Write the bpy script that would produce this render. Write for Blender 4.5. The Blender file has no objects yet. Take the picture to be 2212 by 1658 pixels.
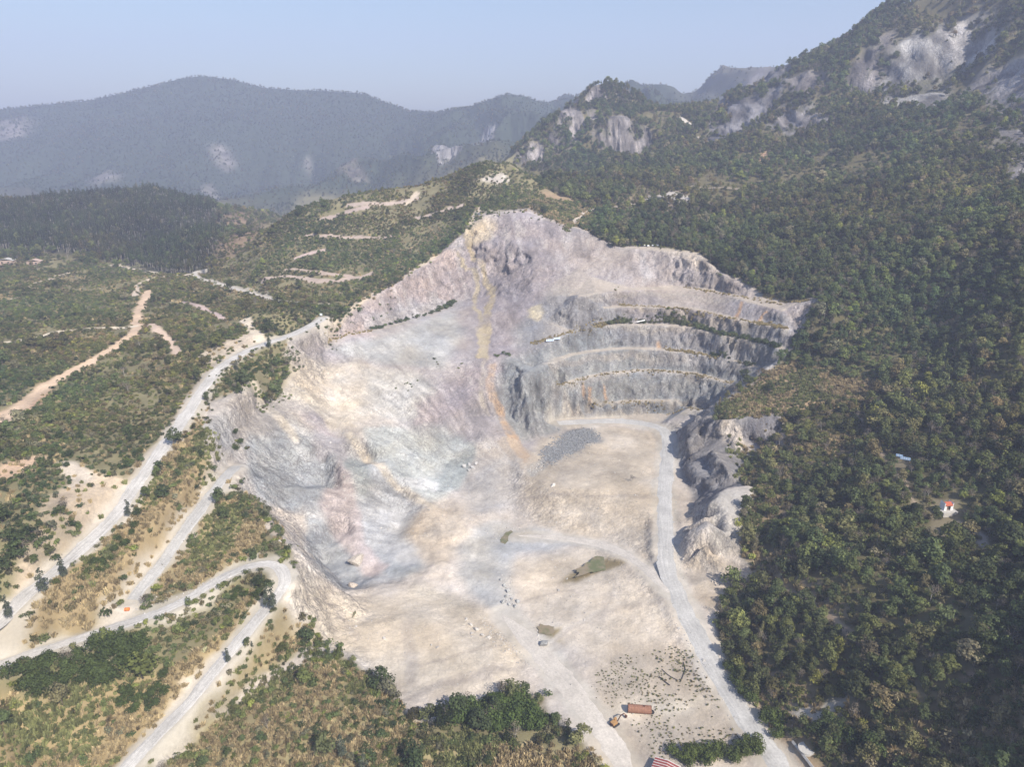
import bpy, math, random
import numpy as np
from mathutils import Vector, Matrix
from mathutils.geometry import delaunay_2d_cdt
R = math.radians
C = bpy.context.scene.collection
rng = np.random.default_rng(7)
random.seed(7)

# ------------------------------------------------------------------ camera, sky, sun, exposure
CAMZ, PITCH, FPX = 200.0, 20.0, 1533.0          # drone height above the pit floor, tilt, focal length in photo units
cam_d = bpy.data.cameras.new("camera"); cam = bpy.data.objects.new("camera", cam_d); C.objects.link(cam)
cam_d.sensor_width = 36; cam_d.lens = 36 * FPX / 2212; cam_d.clip_start = 1; cam_d.clip_end = 30000
cam.location = (0, 0, CAMZ); cam.rotation_euler = (R(90 - PITCH), 0, 0)
bpy.context.scene.camera = cam

SUN_EL, SUN_AZ = 43.0, 38.0      # degrees up; degrees to the right of straight behind the camera
sx, sy, sz = math.sin(R(SUN_AZ)) * math.cos(R(SUN_EL)), -math.cos(R(SUN_AZ)) * math.cos(R(SUN_EL)), math.sin(R(SUN_EL))
sun_d = bpy.data.lights.new("sun", 'SUN'); sun_d.energy = 4.7; sun_d.angle = R(0.5); sun_d.color = (1, .925, .81)
sun = bpy.data.objects.new("sun", sun_d); C.objects.link(sun)
sun.rotation_euler = Vector((sx, sy, sz)).to_track_quat('Z', 'Y').to_euler()
sun.location = (sx * 900, sy * 900, sz * 900)
world = bpy.data.worlds.new("World"); bpy.context.scene.world = world; world.use_nodes = True
wn = world.node_tree.nodes; bg = wn['Background']
sky = wn.new('ShaderNodeTexSky'); sky.sky_type = 'NISHITA'; sky.sun_disc = False
sky.sun_elevation = R(SUN_EL); sky.sun_rotation = R(180 - SUN_AZ)
sky.air_density = 1.2; sky.dust_density = 1.5; sky.ozone_density = 4.0; sky.altitude = 0
world.node_tree.links.new(sky.outputs[0], bg.inputs['Color']); bg.inputs['Strength'].default_value = 0.094
vs = bpy.context.scene.view_settings
vs.view_transform = 'Standard'; vs.look = 'None'; vs.exposure = 0.68; vs.gamma = 1; vs.use_curve_mapping = False
cy = bpy.context.scene.cycles
cy.max_bounces = 5; cy.diffuse_bounces = 2; cy.glossy_bounces = 2; cy.transmission_bounces = 2; cy.volume_bounces = 1
cy.transparent_max_bounces = 6
HAZE = 0.00024
cy.use_denoising = True
# ------------------------------------------------------------------ ray geometry used to place things on the land
cP, sP = math.cos(R(PITCH)), math.sin(R(PITCH))
def ray(px, py):
    u = (px - 1106) / FPX; v = (py - 829) / FPX
    return u, cP - v * sP, -sP - v * cP
def PZ(px, py, z):
    dx, dy, dz = ray(px, py); t = (z - CAMZ) / dz
    return (dx * t, dy * t, z)
def PY(px, py, Y):
    dx, dy, dz = ray(px, py); t = Y / dy
    return (dx * t, Y, CAMZ + dz * t)

# ------------------------------------------------------------------ numpy noise
def _hash(ix, iy, iz, seed):
    h = (ix * 374761393 + iy * 668265263 + iz * 2147483647 + seed * 1274126177) & 0xffffffff
    h = ((h ^ (h >> 13)) * 1274126177) & 0xffffffff
    h = (h ^ (h >> 16)) & 0xffffffff
    return h.astype(np.float64) / 4294967295.0
def vnoise(x, y, z=None, seed=0):
    x = np.asarray(x, float); y = np.asarray(y, float)
    z = np.zeros_like(x) if z is None else np.asarray(z, float)
    ix, iy, iz = np.floor(x).astype(np.int64), np.floor(y).astype(np.int64), np.floor(z).astype(np.int64)
    fx, fy, fz = x - ix, y - iy, z - iz
    fx = fx * fx * fx * (fx * (fx * 6 - 15) + 10); fy = fy * fy * fy * (fy * (fy * 6 - 15) + 10); fz = fz * fz * (3 - 2 * fz)
    flat = not np.any(z)
    def layer(k):
        a = _hash(ix, iy, iz + k, seed); b = _hash(ix + 1, iy, iz + k, seed)
        c = _hash(ix, iy + 1, iz + k, seed); d = _hash(ix + 1, iy + 1, iz + k, seed)
        return (a * (1 - fx) + b * fx) * (1 - fy) + (c * (1 - fx) + d * fx) * fy
    l0 = layer(0)
    if flat: return l0 * 2 - 1
    return (l0 * (1 - fz) + layer(1) * fz) * 2 - 1
def fbm(x, y, z=None, scale=1.0, oct=4, seed=0, gain=.5):
    s = 0; a = 1; n = 0; f = 1 / scale
    for o in range(oct):
        c, d = math.cos(o * 1.1), math.sin(o * 1.1)
        xr, yr = c * x - d * y, d * x + c * y
        s = s + a * vnoise(xr * f, yr * f, None if z is None else z * f, seed + o * 17); n += a; a *= gain; f *= 2.03
    return s / n

# ------------------------------------------------------------------ survey points and break lines of the land
PTS = []
def zl(*pts, step=7.0):          # (px, py, z) break line at known heights
    add_line([PZ(*p) for p in pts], step)
def yl(*pts, step=14.0):         # (px, py, Y) break line at known distances
    add_line([PY(*p) for p in pts], step)
def add_line(w, step):
    for a, b in zip(w[:-1], w[1:]):
        n = max(1, int(math.dist(a, b) / step))
        for k in range(n): PTS.append(tuple(a[i] + (b[i] - a[i]) * k / n for i in range(3)))
    PTS.append(w[-1])
def zp(*pts): PTS.extend(PZ(*p) for p in pts)
def yp(*pts): PTS.extend(PY(*p) for p in pts)
def W(*pts): PTS.extend(pts)
QC = (50., 340.)                 # middle of the quarry amphitheatre
def bench(z, pts, width=5.5, face_h=.4, toe=True):
    """front edge of a quarry bench plus the foot of the next face behind it"""
    w = [PZ(p[0], p[1], p[2] if len(p) > 2 else z) for p in pts]
    add_line(w, 5.0)
    back = []
    for x, y, zz in w:
        d = math.hypot(x - QC[0], y - QC[1]); back.append((x + (x - QC[0]) / d * width, y + (y - QC[1]) / d * width, zz + face_h))
    add_line(back, 5.0)

# pit floor
zp((1000,1180,0),(1100,1150,0),(1100,1230,0),(1000,1250,1),(1150,1300,1),(1080,1330,1.5),(1150,1400,2),(1250,1500,3),(1330,1600,3),(1400,1658,3),(1200,1200,1))
zp((1280,1230,2),(1400,1350,4.5),(1250,1400,3),(1300,1450,3.5),(1450,1500,4),(1500,1600,4),(1550,1658,4),(1200,1360,2.5),(1100,1270,1),(1330,1300,4))
zl((1650,1658,5),(1560,1500,5.5),(1500,1380,6.5),(1450,1280,8),(1435,1200,9.5),(1435,1100,11),(1440,1000,12),(1445,950,12),(1400,915,12.5),(1300,908,12.5),(1200,920,12.5))
zl((1140,1030,10),(1200,1055,11.5),(1300,1060,12),(1400,1065,11.5))
zl((1110,1115,1),(1200,1143,1.5),(1300,1163,3),(1370,1195,6),(1400,1225,7.6))
zp((1200,980,12.5),(1300,980,12.8),(1380,960,12.5),(1250,940,13),(1160,950,13))
# blasted bowl left of the floor
zl((490,1040,43),(560,1095,40),(640,1190,35),(690,1240,22),(740,1278,8),(800,1272,3),(900,1265,1),(1000,1290,0.5))
zl((660,790,58),(620,830,52),(560,880,48),(500,960,45),(490,1040,43))
zp((600,1050,24),(650,1150,9),(690,1200,-1),(560,1000,33),(700,1050,11),(700,960,27),(750,1150,1),(850,1180,-2),(800,1000,16),(870,1100,3),(960,1000,10),(900,940,22),(850,900,30),(1000,900,25),(1000,1050,5),(1050,980,12),(1100,900,21),(1100,970,13),(740,1265,-5),(700,1220,-4),(800,1235,-4),(1100,1040,6))
zl((740,1010,22),(740,1060,14),(760,1130,6),(790,1200,-1))
zl((790,950,27),(850,1000,18),(905,1070,9),(960,1150,2))
zp((720,870,38),(640,900,40),(780,900,33),(800,830,43),(900,800,47),(900,860,37),(1000,820,41),(1000,765,51),(900,745,55),(800,765,54),(700,790,52),(700,830,45))
bench(62.6, [(640,742),(720,733),(800,715),(900,690),(970,666)], 5)
zp((1040,700,60),(1060,760,52),(1045,640,70))
# left rim of the quarry
yl((690,700,470),(720,693,475),(780,655,510),(860,610,545),(950,555,590),(1020,490,625),(1050,466,636),(1130,460,632),(1200,480,622),(1270,500,610),(1320,535,590),(1400,540,577),(1500,548,562),(1560,592,532),(1640,636,505),(1700,655,485),(1765,648,468), step=8)
# central purple face
yp((1000,600,584),(1020,560,601),(935,605,572),(900,640,548),(1080,600,580),(1100,520,602),(1150,560,577),(1200,520,600),(1250,580,565),(1150,640,535),(1230,640,525),(1100,700,505),(1150,800,458),(1200,850,452),(1060,540,600),(1180,690,505),(1280,600,552),(1000,690,528))
zp((1100,850,33),(1150,880,24),(1050,850,35))
zl((1080,778,50),(1150,747,55),(1230,723,60),(1300,703,62.6))
# benches on the right
bench(20.8, [(1270,885),(1300,876),(1400,868),(1480,872),(1530,888)], 5)
bench(36.5, [(1200,843),(1240,825),(1300,812),(1400,803),(1500,810),(1580,832)], 5.5)
bench(48.2, [(1130,815,46),(1180,790),(1240,768),(1320,757),(1400,757),(1500,765),(1570,778),(1640,798)], 6)
bench(62.6, [(1310,703),(1400,703),(1480,705),(1560,725),(1640,742),(1685,755)], 6)
bench(73.0, [(1300,668),(1350,663),(1400,663),(1500,670),(1600,693),(1700,714)], 5.5)
bench(82.0, [(1250,642),(1350,628),(1450,622),(1550,632),(1620,652),(1690,672)], 5.5)
zl((1240,905,13),(1300,896,13.5),(1400,893,13.5),(1480,893,13.5),(1525,903,13.5))
# right spur, shelves and cliffs beside the floor
zl((1530,903,33),(1560,868,38),(1600,835,43),(1650,800,52),(1700,765,60),(1730,720,70),(1760,690,80))
zl((1500,925,27),(1560,906,37),(1620,905,38),(1700,893,40))
zl((1556,946,27),(1600,946,26),(1660,960,24),(1690,965,25))
zp((1243,885,18.5),(1236,888,17.5),(1250,888,17.5),(1212,912,12.7),(1278,912,12.9),(1243,916,12.6),(1225,900,15),(1262,900,15))
zp((1600,985,23),(1640,980,25),(1600,1010,21),(1600,870,40),(1650,860,42))
zl((1500,925,29),(1525,955,30),(1550,990,29),(1580,1025,26),(1592,1043,22))
zl((1462,925,21),(1478,962,21.5),(1492,1000,20),(1525,1045,18.5),(1545,1058,18))
zl((1508,950,21.3),(1522,1000,20.5),(1535,1030,19),(1562,1055,18.5))
zl((1456,950,12.3),(1466,992,12),(1482,1034,11.6),(1512,1078,11))
zl((1528,1083,26),(1570,1056,27),(1620,1048,28))
zl((1524,1100,26),(1528,1140,25),(1531,1165,23),(1536,1195,16))
zl((1514,1140,11),(1519,1175,10.5),(1523,1205,10),(1518,1230,9))
zp((1565,1100,25),(1600,1100,24),(1570,1150,21.5),(1605,1150,20),(1560,1200,13.5),(1595,1200,14),(1570,1240,10),(1480,1130,11),(1470,1220,9))
# right-hand hill and mountain
zp((1650,1150,20),(1625,1050,28),(1650,1250,13),(1590,1260,8),(1565,1350,7),(1600,1450,7),(1660,1540,6),(1720,1658,6))
yp((1800,600,500),(1900,600,490),(1900,450,600),(1800,400,720),(1850,300,840),(2000,300,760),(2100,200,850),(2212,250,720),(2000,100,960),(2212,0,900),(2400,-100,900),(2400,300,640),(2500,600,400),(2500,1000,245))
yp((2000,500,540),(2200,500,460),(2212,700,370),(2000,700,440),(1850,750,430),(1800,850,395),(2000,850,370),(2212,850,330),(1750,1000,335),(1700,930,365),(2212,1000,282),(2000,1000,305),(1900,1100,280),(2212,1150,247),(2030,1115,270),(1780,1120,290),(1800,1200,255),(1800,1350,222),(2000,1300,215),(2212,1300,202),(2212,1500,166),(2212,1658,145),(2000,1500,178),(2000,1658,160),(1850,1658,168),(1800,1500,192),(2500,1500,140))
yl((1910,14,1080),(1860,55,1095),(1800,105,1110),(1720,125,1130),(1650,160,1150),(1560,215,1200),(1490,252,1240), step=20)
yp((1600,290,985),(1560,300,960),(1500,320,980),(1620,205,1075),(1660,190,1090),(1560,240,1130),(1700,270,960),(1830,110,1020),(1850,200,960),(1990,50,1010),(1960,215,900),(2080,170,905),(2130,60,960))
# hill behind the quarry
yp((1300,450,700),(1450,430,730),(1200,420,720),(1600,500,620),(1700,560,545),(1600,400,770),(1500,350,900),(1700,320,880),(1400,360,900),(1250,390,860),(1150,385,800),(1120,370,790))
yl((1100,352,775),(1050,350,772),(980,378,762),(900,405,750),(800,415,742),(700,435,730),(645,450,718),(600,480,735),(560,500,750),(500,560,700))
yp((900,440,715),(850,500,662),(700,550,635),(700,480,690),(560,580,620),(600,650,545),(800,600,575),(750,640,540),(520,610,625),(940,500,650),(1000,440,680))
W((-60,900,110),(60,920,112),(-160,880,80),(-280,900,45),(-420,860,50),(-60,1100,90),(-200,1150,30),(150,1350,150),(300,1500,160),(0,1400,80))
# pine hill
yp((0,442,1000),(150,446,1000),(250,422,1050),(320,416,1080),(400,436,1050),(480,466,1000),(545,492,950),(0,590,720),(200,578,735),(350,597,700),(440,588,680),(-300,480,950),(-300,620,700),(200,500,860),(400,510,850))
W((-700,1400,20),(-450,1350,20),(-300,1300,20),(-1000,1300,30),(-150,1350,40))
# scrub hillside on the left
yp((0,1000,272),(0,850,370),(200,850,368),(300,950,312),(100,700,500),(300,700,482),(450,700,470),(0,600,660),(200,610,640),(400,592,655),(100,1100,245),(0,1150,232),(-300,1000,250),(-300,700,480),(-300,1400,170),(300,800,400),(420,780,400),(550,680,470),(620,680,478),(100,950,300))
# roads on the left (heights)
zl((0,1340,37),(30,1310,39),(120,1235,43),(200,1165,47),(300,1040,54),(380,920,60),(450,820,67),(500,775,70),(560,745,72),(640,715,74),(695,688,76))
zl((560,800,66),(480,900,58),(440,960,56),(400,1050,50),(330,1150,45),(260,1260,38),(130,1340,33),(0,1400,30),step=10)
zl((500,1015,45),(470,1040,44),(400,1140,39),(340,1220,34),(285,1300,30))
zl((470,1130,38),(400,1200,35),(500,1200,37.5),(560,1150,38.5),(350,1270,32),step=10)
zl((0,1440,24),(120,1398,26),(250,1358,28),(370,1315,31),(460,1262,34),(540,1222,36),(590,1215,36),(622,1240,35.5),(608,1285,33),(570,1320,30),(480,1430,22),(400,1520,17),(280,1650,10))
zl((0,1520,18),(150,1480,20),(300,1400,25),(450,1330,28),(540,1270,33))
zl((100,1658,6),(250,1550,13),(400,1440,22))
zl((760,1360,8),(690,1390,12),(620,1450,12.5),(540,1500,11),(450,1560,8.5),(350,1640,5.5))
zp((560,1400,18),(620,1370,19),(660,1410,14),(600,1330,26),(640,1280,32),(700,1320,14),(800,1330,5),(900,1330,5),(1000,1400,6),(900,1420,5),(800,1430,7),(950,1480,4),(1100,1480,3),(860,1500,5))
zp((700,1430,14),(760,1500,13),(850,1560,9),(900,1600,7),(700,1560,14),(600,1560,12),(500,1640,8),(700,1658,11),(900,1658,4),(1050,1540,3),(1150,1560,3),(1200,1658,2),(1100,1620,3))
# far mountains
yl((-500,270,2900),(-200,240,2900),(0,235,2900),(100,224,2900),(200,214,2900),(300,191,2900),(380,170,2900),(430,161,2900),(500,170,2900),(580,189,2880),(700,194,2850),(790,201,2800),(840,221,2750),(880,238,2700),(950,241,2600),(990,233,2500),(1020,212,2450),(1090,202,2400),(1150,214,2500),(1190,221,2600), step=60)
yp((0,330,2450),(150,300,2500),(300,320,2350),(450,280,2500),(600,320,2350),(800,320,2300),(0,430,1950),(300,430,1850),(550,430,1800),(750,400,1800),(-500,420,1900),(900,330,2050),(960,290,2100),(1030,270,2050),(1100,260,2150),(900,400,1600),(1000,370,1500),(1080,330,1650),(650,250,2650),(200,260,2700),(500,230,2700))
yl((1180,232,2900),(1220,199,3000),(1262,220,2900),step=60)
yp((1340,180,2500),(1365,165,2400),(1400,180,2350),(1440,197,2300),(1490,178,2300),(1510,166,2320),(1540,155,2300),(1575,150,2290),(1600,152,2250),(1645,145,2200),(1470,215,1900),(1460,240,1650),(1560,185,2050),(1400,215,2000))
W((-400,3250,60),(-100,3300,60),(-1000,3500,100),(-700,3300,80),(200,3800,80),(100,1750,110),(300,1950,130),(0,2100,110),(250,1650,120),(430,1850,150),(200,2400,140),(700,2900,100),(1200,3000,100),(-1600,3500,60),(-50,2900,60))
W((-4500,5000,0),(4500,5000,0),(0,4200,50),(2000,4000,50),(1500,2500,250),(900,1600,300),(1500,1200,500),(-2500,1500,0),(-2500,600,0),(-4500,0,0),(4500,0,300),(1200,600,450),(900,300,300),(-900,1700,0),(-1500,1800,0),(-300,1600,0))
W((-140,60,0),(0,60,0),(0,120,2),(120,60,10),(-140,120,5),(200,60,30),(-400,60,40),(500,60,110),(-60,130,3),(60,130,3),(100,135,8))
# conical rock peak
yp((1320,170,1250),(1285,182,1240),(1362,190,1250),(1390,212,1240),(1230,228,1200),(1170,275,1150),(1105,335,1080),(1420,236,1230),(1458,262,1250),(1300,240,1165),(1345,240,1165),(1205,255,1140),(1200,335,1070),(1300,335,1060),(1360,345,1050),(1300,262,1090),(1345,256,1090),(1395,275,1092),(1400,330,1060),(1250,280,1120),(1470,300,1040))

# ------------------------------------------------------------------ TIN -> grid
def axis(lo, hi, fine_lo, fine_hi, d, g):
    a = list(np.arange(fine_lo, fine_hi, d)); s = d; x = a[-1]
    while x < hi: s *= g; x += s; a.append(x)
    s = d; x = a[0]
    while x > lo: s *= g; x -= s; a.insert(0, x)
    return np.array(a)
GX = axis(-4200, 4200, -215, 245, 1.1, 1.0155)
ys = [60.]
while ys[-1] < 4800:
    Y = ys[-1]; ys.append(Y + (1.5 if Y < 150 else max(1.0, Y * .0036) if Y < 380 else .85 if Y < 620 else 2.0 if Y < 640 else Y * .0042))
GY = np.array(ys)
NX, NY = len(GX), len(GY)
XX, YY = np.meshgrid(GX, GY)
def tin():
    seen = {}
    for p in PTS: seen[(round(p[0] / 1.2), round(p[1] / 1.2))] = p
    P = np.array(list(seen.values()))
    res = delaunay_2d_cdt([Vector((a, b)) for a, b, c in P], [], [], 0, 1e-4)
    vco, _, faces, ov = res[0], res[1], res[2], res[3]
    vz = [P[o[0]][2] for o in ov]
    Z = np.zeros((NY, NX))
    for f in faces:
        (x0, y0), (x1, y1), (x2, y2) = [tuple(vco[i]) for i in f]; z0, z1, z2 = [vz[i] for i in f]
        i0, i1 = np.searchsorted(GX, min(x0, x1, x2)), np.searchsorted(GX, max(x0, x1, x2), 'right')
        j0, j1 = np.searchsorted(GY, min(y0, y1, y2)), np.searchsorted(GY, max(y0, y1, y2), 'right')
        if i0 >= i1 or j0 >= j1: continue
        X, Y = XX[j0:j1, i0:i1], YY[j0:j1, i0:i1]
        d = (y1 - y2) * (x0 - x2) + (x2 - x1) * (y0 - y2)
        if abs(d) < 1e-9: continue
        a = ((y1 - y2) * (X - x2) + (x2 - x1) * (Y - y2)) / d
        b = ((y2 - y0) * (X - x2) + (x0 - x2) * (Y - y2)) / d
        c = 1 - a - b; m = (a >= -1e-7) & (b >= -1e-7) & (c >= -1e-7)
        Z[j0:j1, i0:i1][m] = (a * z0 + b * z1 + c * z2)[m]
    return Z
def blur(A, s):
    if s <= 0: return A
    r = int(math.ceil(s * 2.5)); k = np.exp(-.5 * (np.arange(-r, r + 1) / s) ** 2); k /= k.sum()
    A = np.pad(A, ((r, r), (0, 0)), 'edge'); A = sum(k[i] * A[i:i + A.shape[0] - 2 * r] for i in range(2 * r + 1))
    A = np.pad(A, ((0, 0), (r, r)), 'edge'); A = sum(k[i] * A[:, i:i + A.shape[1] - 2 * r] for i in range(2 * r + 1))
    return A
ZG = tin()
# ------------------------------------------------------------------ casting photo points onto the land
def sampler(Z):
    def f(x, y):
        x = np.clip(x, GX[0], GX[-1] - 1e-6); y = np.clip(y, GY[0], GY[-1] - 1e-6)
        i = np.searchsorted(GX, x, 'right') - 1; j = np.searchsorted(GY, y, 'right') - 1
        i = np.clip(i, 0, NX - 2); j = np.clip(j, 0, NY - 2)
        u = (x - GX[i]) / (GX[i + 1] - GX[i]); v = (y - GY[j]) / (GY[j + 1] - GY[j])
        return (Z[j, i] * (1 - u) + Z[j, i + 1] * u) * (1 - v) + (Z[j + 1, i] * (1 - u) + Z[j + 1, i + 1] * u) * v
    return f
TY = np.exp(np.linspace(math.log(80), math.log(4700), 2600))
def hit(px, py, Z=None):
    """world point of the land seen at a photo position (first crossing of the ray)"""
    f = H if Z is None else sampler(Z)
    dx, dy, dz = ray(px, py); X = TY * dx / dy; Zr = CAMZ + TY * dz / dy; d = Zr - f(X, TY)
    k = int(np.argmax(d < 0)) if np.any(d < 0) else len(TY) - 1
    if k == 0: k = 1
    a, b = d[k - 1], d[k]; t = a / (a - b) if a != b else 0
    Y = TY[k - 1] + (TY[k] - TY[k - 1]) * min(1, max(0, t)); return (Y * dx / dy, Y, CAMZ + Y * dz / dy)
def chaikin(p, n=2, closed=False):
    p = np.array(p, float)
    for _ in range(n):
        q = np.roll(p, -1, 0) if closed else p[1:]; a = p if closed else p[:-1]
        r = np.empty((len(a) * 2, p.shape[1])); r[0::2] = a * .75 + q * .25; r[1::2] = a * .25 + q * .75
        p = r if closed else np.vstack([p[:1], r, p[-1:]])
    return p

ZG = blur(ZG, .75)
H = sampler(ZG)
# domain-warped coordinates so painted outlines are ragged
WX = XX + 2.6 * fbm(XX, YY, scale=14, oct=4, seed=3) ; WY = YY + 3.6 * fbm(XX, YY, scale=14, oct=4, seed=5)
FARF = np.clip(YY / 500., 1, 8)
def inside(poly, X, Y):
    m = np.zeros(X.shape, bool); n = len(poly)
    for k in range(n):
        x1, y1 = poly[k]; x2, y2 = poly[(k + 1) % n]
        if y1 == y2: continue
        c = ((y1 > Y) != (y2 > Y)) & (X < (x2 - x1) * (Y - y1) / (y2 - y1) + x1); m ^= c
    return m
def box(w, pad):
    i0, i1 = np.searchsorted(GX, w[:, 0].min() - pad), np.searchsorted(GX, w[:, 0].max() + pad)
    j0, j1 = np.searchsorted(GY, w[:, 1].min() - pad), np.searchsorted(GY, w[:, 1].max() + pad)
    return slice(max(0, j0), min(NY, j1 + 1)), slice(max(0, i0), min(NX, i1 + 1))
def region(px_poly, feather=1.0, warp=1.0):
    """(slices, soft mask) of the land patch whose outline is seen at these photo points"""
    w = np.array([hit(*p)[:2] for p in px_poly]); sl = box(w, 12)
    X = XX[sl] * (1 - warp) + WX[sl] * warp; Y = YY[sl] * (1 - warp) + WY[sl] * warp
    m = inside(w, X, Y).astype(float)
    return sl, blur(m, feather) if feather else m
def seg_dist(w, X, Y):
    best = np.full(X.shape, 1e9); zz = np.zeros(X.shape)
    for a, b in zip(w[:-1], w[1:]):
        d = b[:2] - a[:2]; L = d @ d + 1e-9
        t = np.clip(((X - a[0]) * d[0] + (Y - a[1]) * d[1]) / L, 0, 1)
        q = np.hypot(X - a[0] - t * d[0], Y - a[1] - t * d[1]); m = q < best
        best[m] = q[m]
        if len(a) > 2: zz[m] = (a[2] + (b[2] - a[2]) * t)[m]
    return best, zz
def strip(px_line, width, feather=.8, warp=1.0):
    w = np.array([hit(*p)[:2] for p in px_line]); w = chaikin(w, 1); sl = box(w, width + 8)
    X = XX[sl] * (1 - warp) + WX[sl] * warp; Y = YY[sl] * (1 - warp) + WY[sl] * warp
    d, _ = seg_dist(w, X, Y)
    return sl, np.clip((width / 2 - d) / max(feather, .1) + .5, 0, 1)

# ------------------------------------------------------------------ roads: centre lines, carved level into the land
ROADS = {
 'haul_road': ([(-40,1372),(0,1345),(30,1312),(75,1270),(130,1228),(200,1165),(262,1100),(300,1040),(345,975),(400,905),(432,848),(470,798),(520,764),(570,744),(620,728),(660,712),(700,686)], 6.8, 'gravel'),
 'side_road': [[(512,1008),(492,1022),(470,1050),(440,1090),(405,1140),(370,1190),(335,1235),(305,1272),(285,1302)], 6.0, 'grey'],
 'hairpin_road': ([(-60,1455),(0,1438),(60,1418),(130,1393),(200,1372),(270,1350),(340,1325),(400,1298),(455,1265),(500,1238),(545,1221),(580,1217),(607,1226),(617,1246),(609,1272),(588,1300),(560,1333),(520,1380),(480,1430),(440,1480),(400,1528),(340,1590),(285,1645),(240,1700)], 5.2, 'gravel'),
 'quarry_road': ([(1205,914),(1260,912),(1320,909),(1380,913),(1425,922),(1444,945),(1442,980),(1438,1020),(1436,1070),(1436,1120),(1437,1180),(1440,1225),(1455,1270),(1478,1315),(1505,1370),(1535,1430),(1570,1490),(1605,1545),(1640,1600),(1680,1655),(1720,1710)], 8.5, 'grey'),
 'pit_track': ([(1120,1158),(1180,1160),(1240,1166),(1300,1178),(1350,1196),(1390,1225),(1425,1258),(1450,1285)], 5.5, 'pale'),
 'floor_track': ([(1085,1330),(1120,1362),(1160,1405),(1200,1450),(1235,1490),(1270,1535),(1300,1580),(1330,1625),(1370,1690)], 9.0, 'pale'),
 'forest_road': ([(240,573),(290,582),(340,592),(385,594),(415,592)], 4.0, 'cream'),
 'junction_road': ([(450,580),(415,590),(430,602),(470,612),(520,628),(570,642),(620,655),(680,661),(715,660)], 4.2, 'pale'),
 'pass_road': ([(1465,250),(1478,258),(1490,270)], 8, 'pale'),
 'pass_road_lower': ([(1512,295),(1522,305),(1540,315)], 8, 'pale'),
}
road_w = {}
road_keep = np.zeros_like(ZG)
for name, (pts, wd, mt) in ROADS.items():
    w = np.array([hit(*p) for p in pts]); w = chaikin(w, 2)
    z = w[:, 2].copy()
    for _ in range(6): z[1:-1] = (z[:-2] + z[1:-1] * 2 + z[2:]) / 4
    w[:, 2] = z; road_w[name] = w
    sl = box(w, wd + 12); d, zz = seg_dist(w, XX[sl], YY[sl])
    a = np.clip((wd / 2 + 5.5 - d) / 4.5, 0, 1); a = a * a * (3 - 2 * a)
    ZG[sl] = ZG[sl] * (1 - a) + zz * a
    road_keep[sl] = np.maximum(road_keep[sl], np.clip((wd / 2 + 3.5 - d) / 3, 0, 1))
H = sampler(ZG)

# ------------------------------------------------------------------ masks: quarry, vegetation kinds
QOUT = [(690,704),(780,657),(860,610),(950,548),(1000,505),(1030,470),(1060,460),(1130,456),(1200,474),(1270,498),(1320,532),(1400,536),(1500,545),(1560,588),(1640,634),(1765,648),(1745,690),(1712,752),(1660,800),(1600,835),(1560,868),(1535,900),(1560,906),(1620,905),(1690,900),(1692,962),(1640,975),(1615,1010),(1595,1045),(1628,1052),(1618,1130),(1598,1195),(1640,1238),(1585,1258),(1560,1330),(1552,1400),(1575,1470),(1640,1560),(1700,1640),(1740,1700),(1330,1700),(1270,1610),(1195,1560),(1180,1510),(1110,1495),(1040,1520),(960,1548),(915,1570),(880,1530),(830,1480),(760,1425),(700,1418),(620,1460),(540,1505),(450,1565),(350,1645),(300,1700),(330,1640),(420,1560),(520,1495),(640,1425),(690,1385),(675,1345),(610,1325),(640,1250),(636,1200),(570,1140),(560,1090),(490,1040),(430,960),(450,870),(500,850),(600,862),(640,800),(610,765),(640,735)]
Q = np.zeros_like(ZG); sl, m = region(QOUT, .8); Q[sl] = m
Q1 = Q.copy()
tree = np.zeros_like(ZG); pine = np.zeros_like(ZG); shrub = np.zeros_like(ZG); dry = np.zeros_like(ZG); rock = Q.copy()
COL = np.zeros((NY, NX, 3)); COL[:] = (.13, .115, .06)
n1 = fbm(XX, YY, scale=30, oct=4, seed=11); n2 = fbm(XX, YY, scale=9, oct=4, seed=12); n3 = fbm(XX, YY, scale=140, oct=3, seed=13)
def lay(sl, m, col): COL[sl] = COL[sl] * (1 - m[..., None]) + np.array(col) * m[..., None]
def setm(A, sl, m, v): A[sl] = A[sl] * (1 - m) + v * m
def poly(pts, col=None, feather=1.0, warp=1.0, amt=1.0, noise=0.0, **ch):
    sl, m = region(pts, feather, warp); m = m * amt
    if noise: m = m * np.clip(.5 + noise * n2[sl] * 4 + .3, 0, 1)
    if col is not None: lay(sl, m, col)
    for k, v in ch.items(): setm(globals()[k], sl, m, v)
def line(pts, width, col=None, feather=.8, warp=1.0, amt=1.0, **ch):
    sl, m = strip(pts, width, feather, warp); m = m * amt
    if col is not None: lay(sl, m, col)
    for k, v in ch.items(): setm(globals()[k], sl, m, v)
BEIGE = (.50, .41, .31); CREAM = (.60, .52, .41); PALE = (.52, .46, .40); GREYR = (.36, .35, .335); BLUEG = (.285, .29, .285); PURP = (.355, .305, .31); WHITE = (.68, .66, .62)
PINK = (.46, .36, .33); ORNG = (.52, .37, .25); RUB = (.20, .205, .21); STRAW = (.36, .27, .14); FLOOR = (.10, .095, .05); SOIL = (.34, .26, .19); LILAC = (.385, .345, .34); GRNR = (.31, .32, .27)

# whole-land defaults by distance
f = np.clip((YY - 1500) / 300, 0, 1)
COL[:] = COL * (1 - f[..., None]) + np.array((.04, .052, .032)) * f[..., None]
hillr = (XX > 60 + 0 * YY).astype(float) * (1 - Q)
tree[:] = 1.0 * (1 - Q)                                              # forest everywhere unless said otherwise
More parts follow.
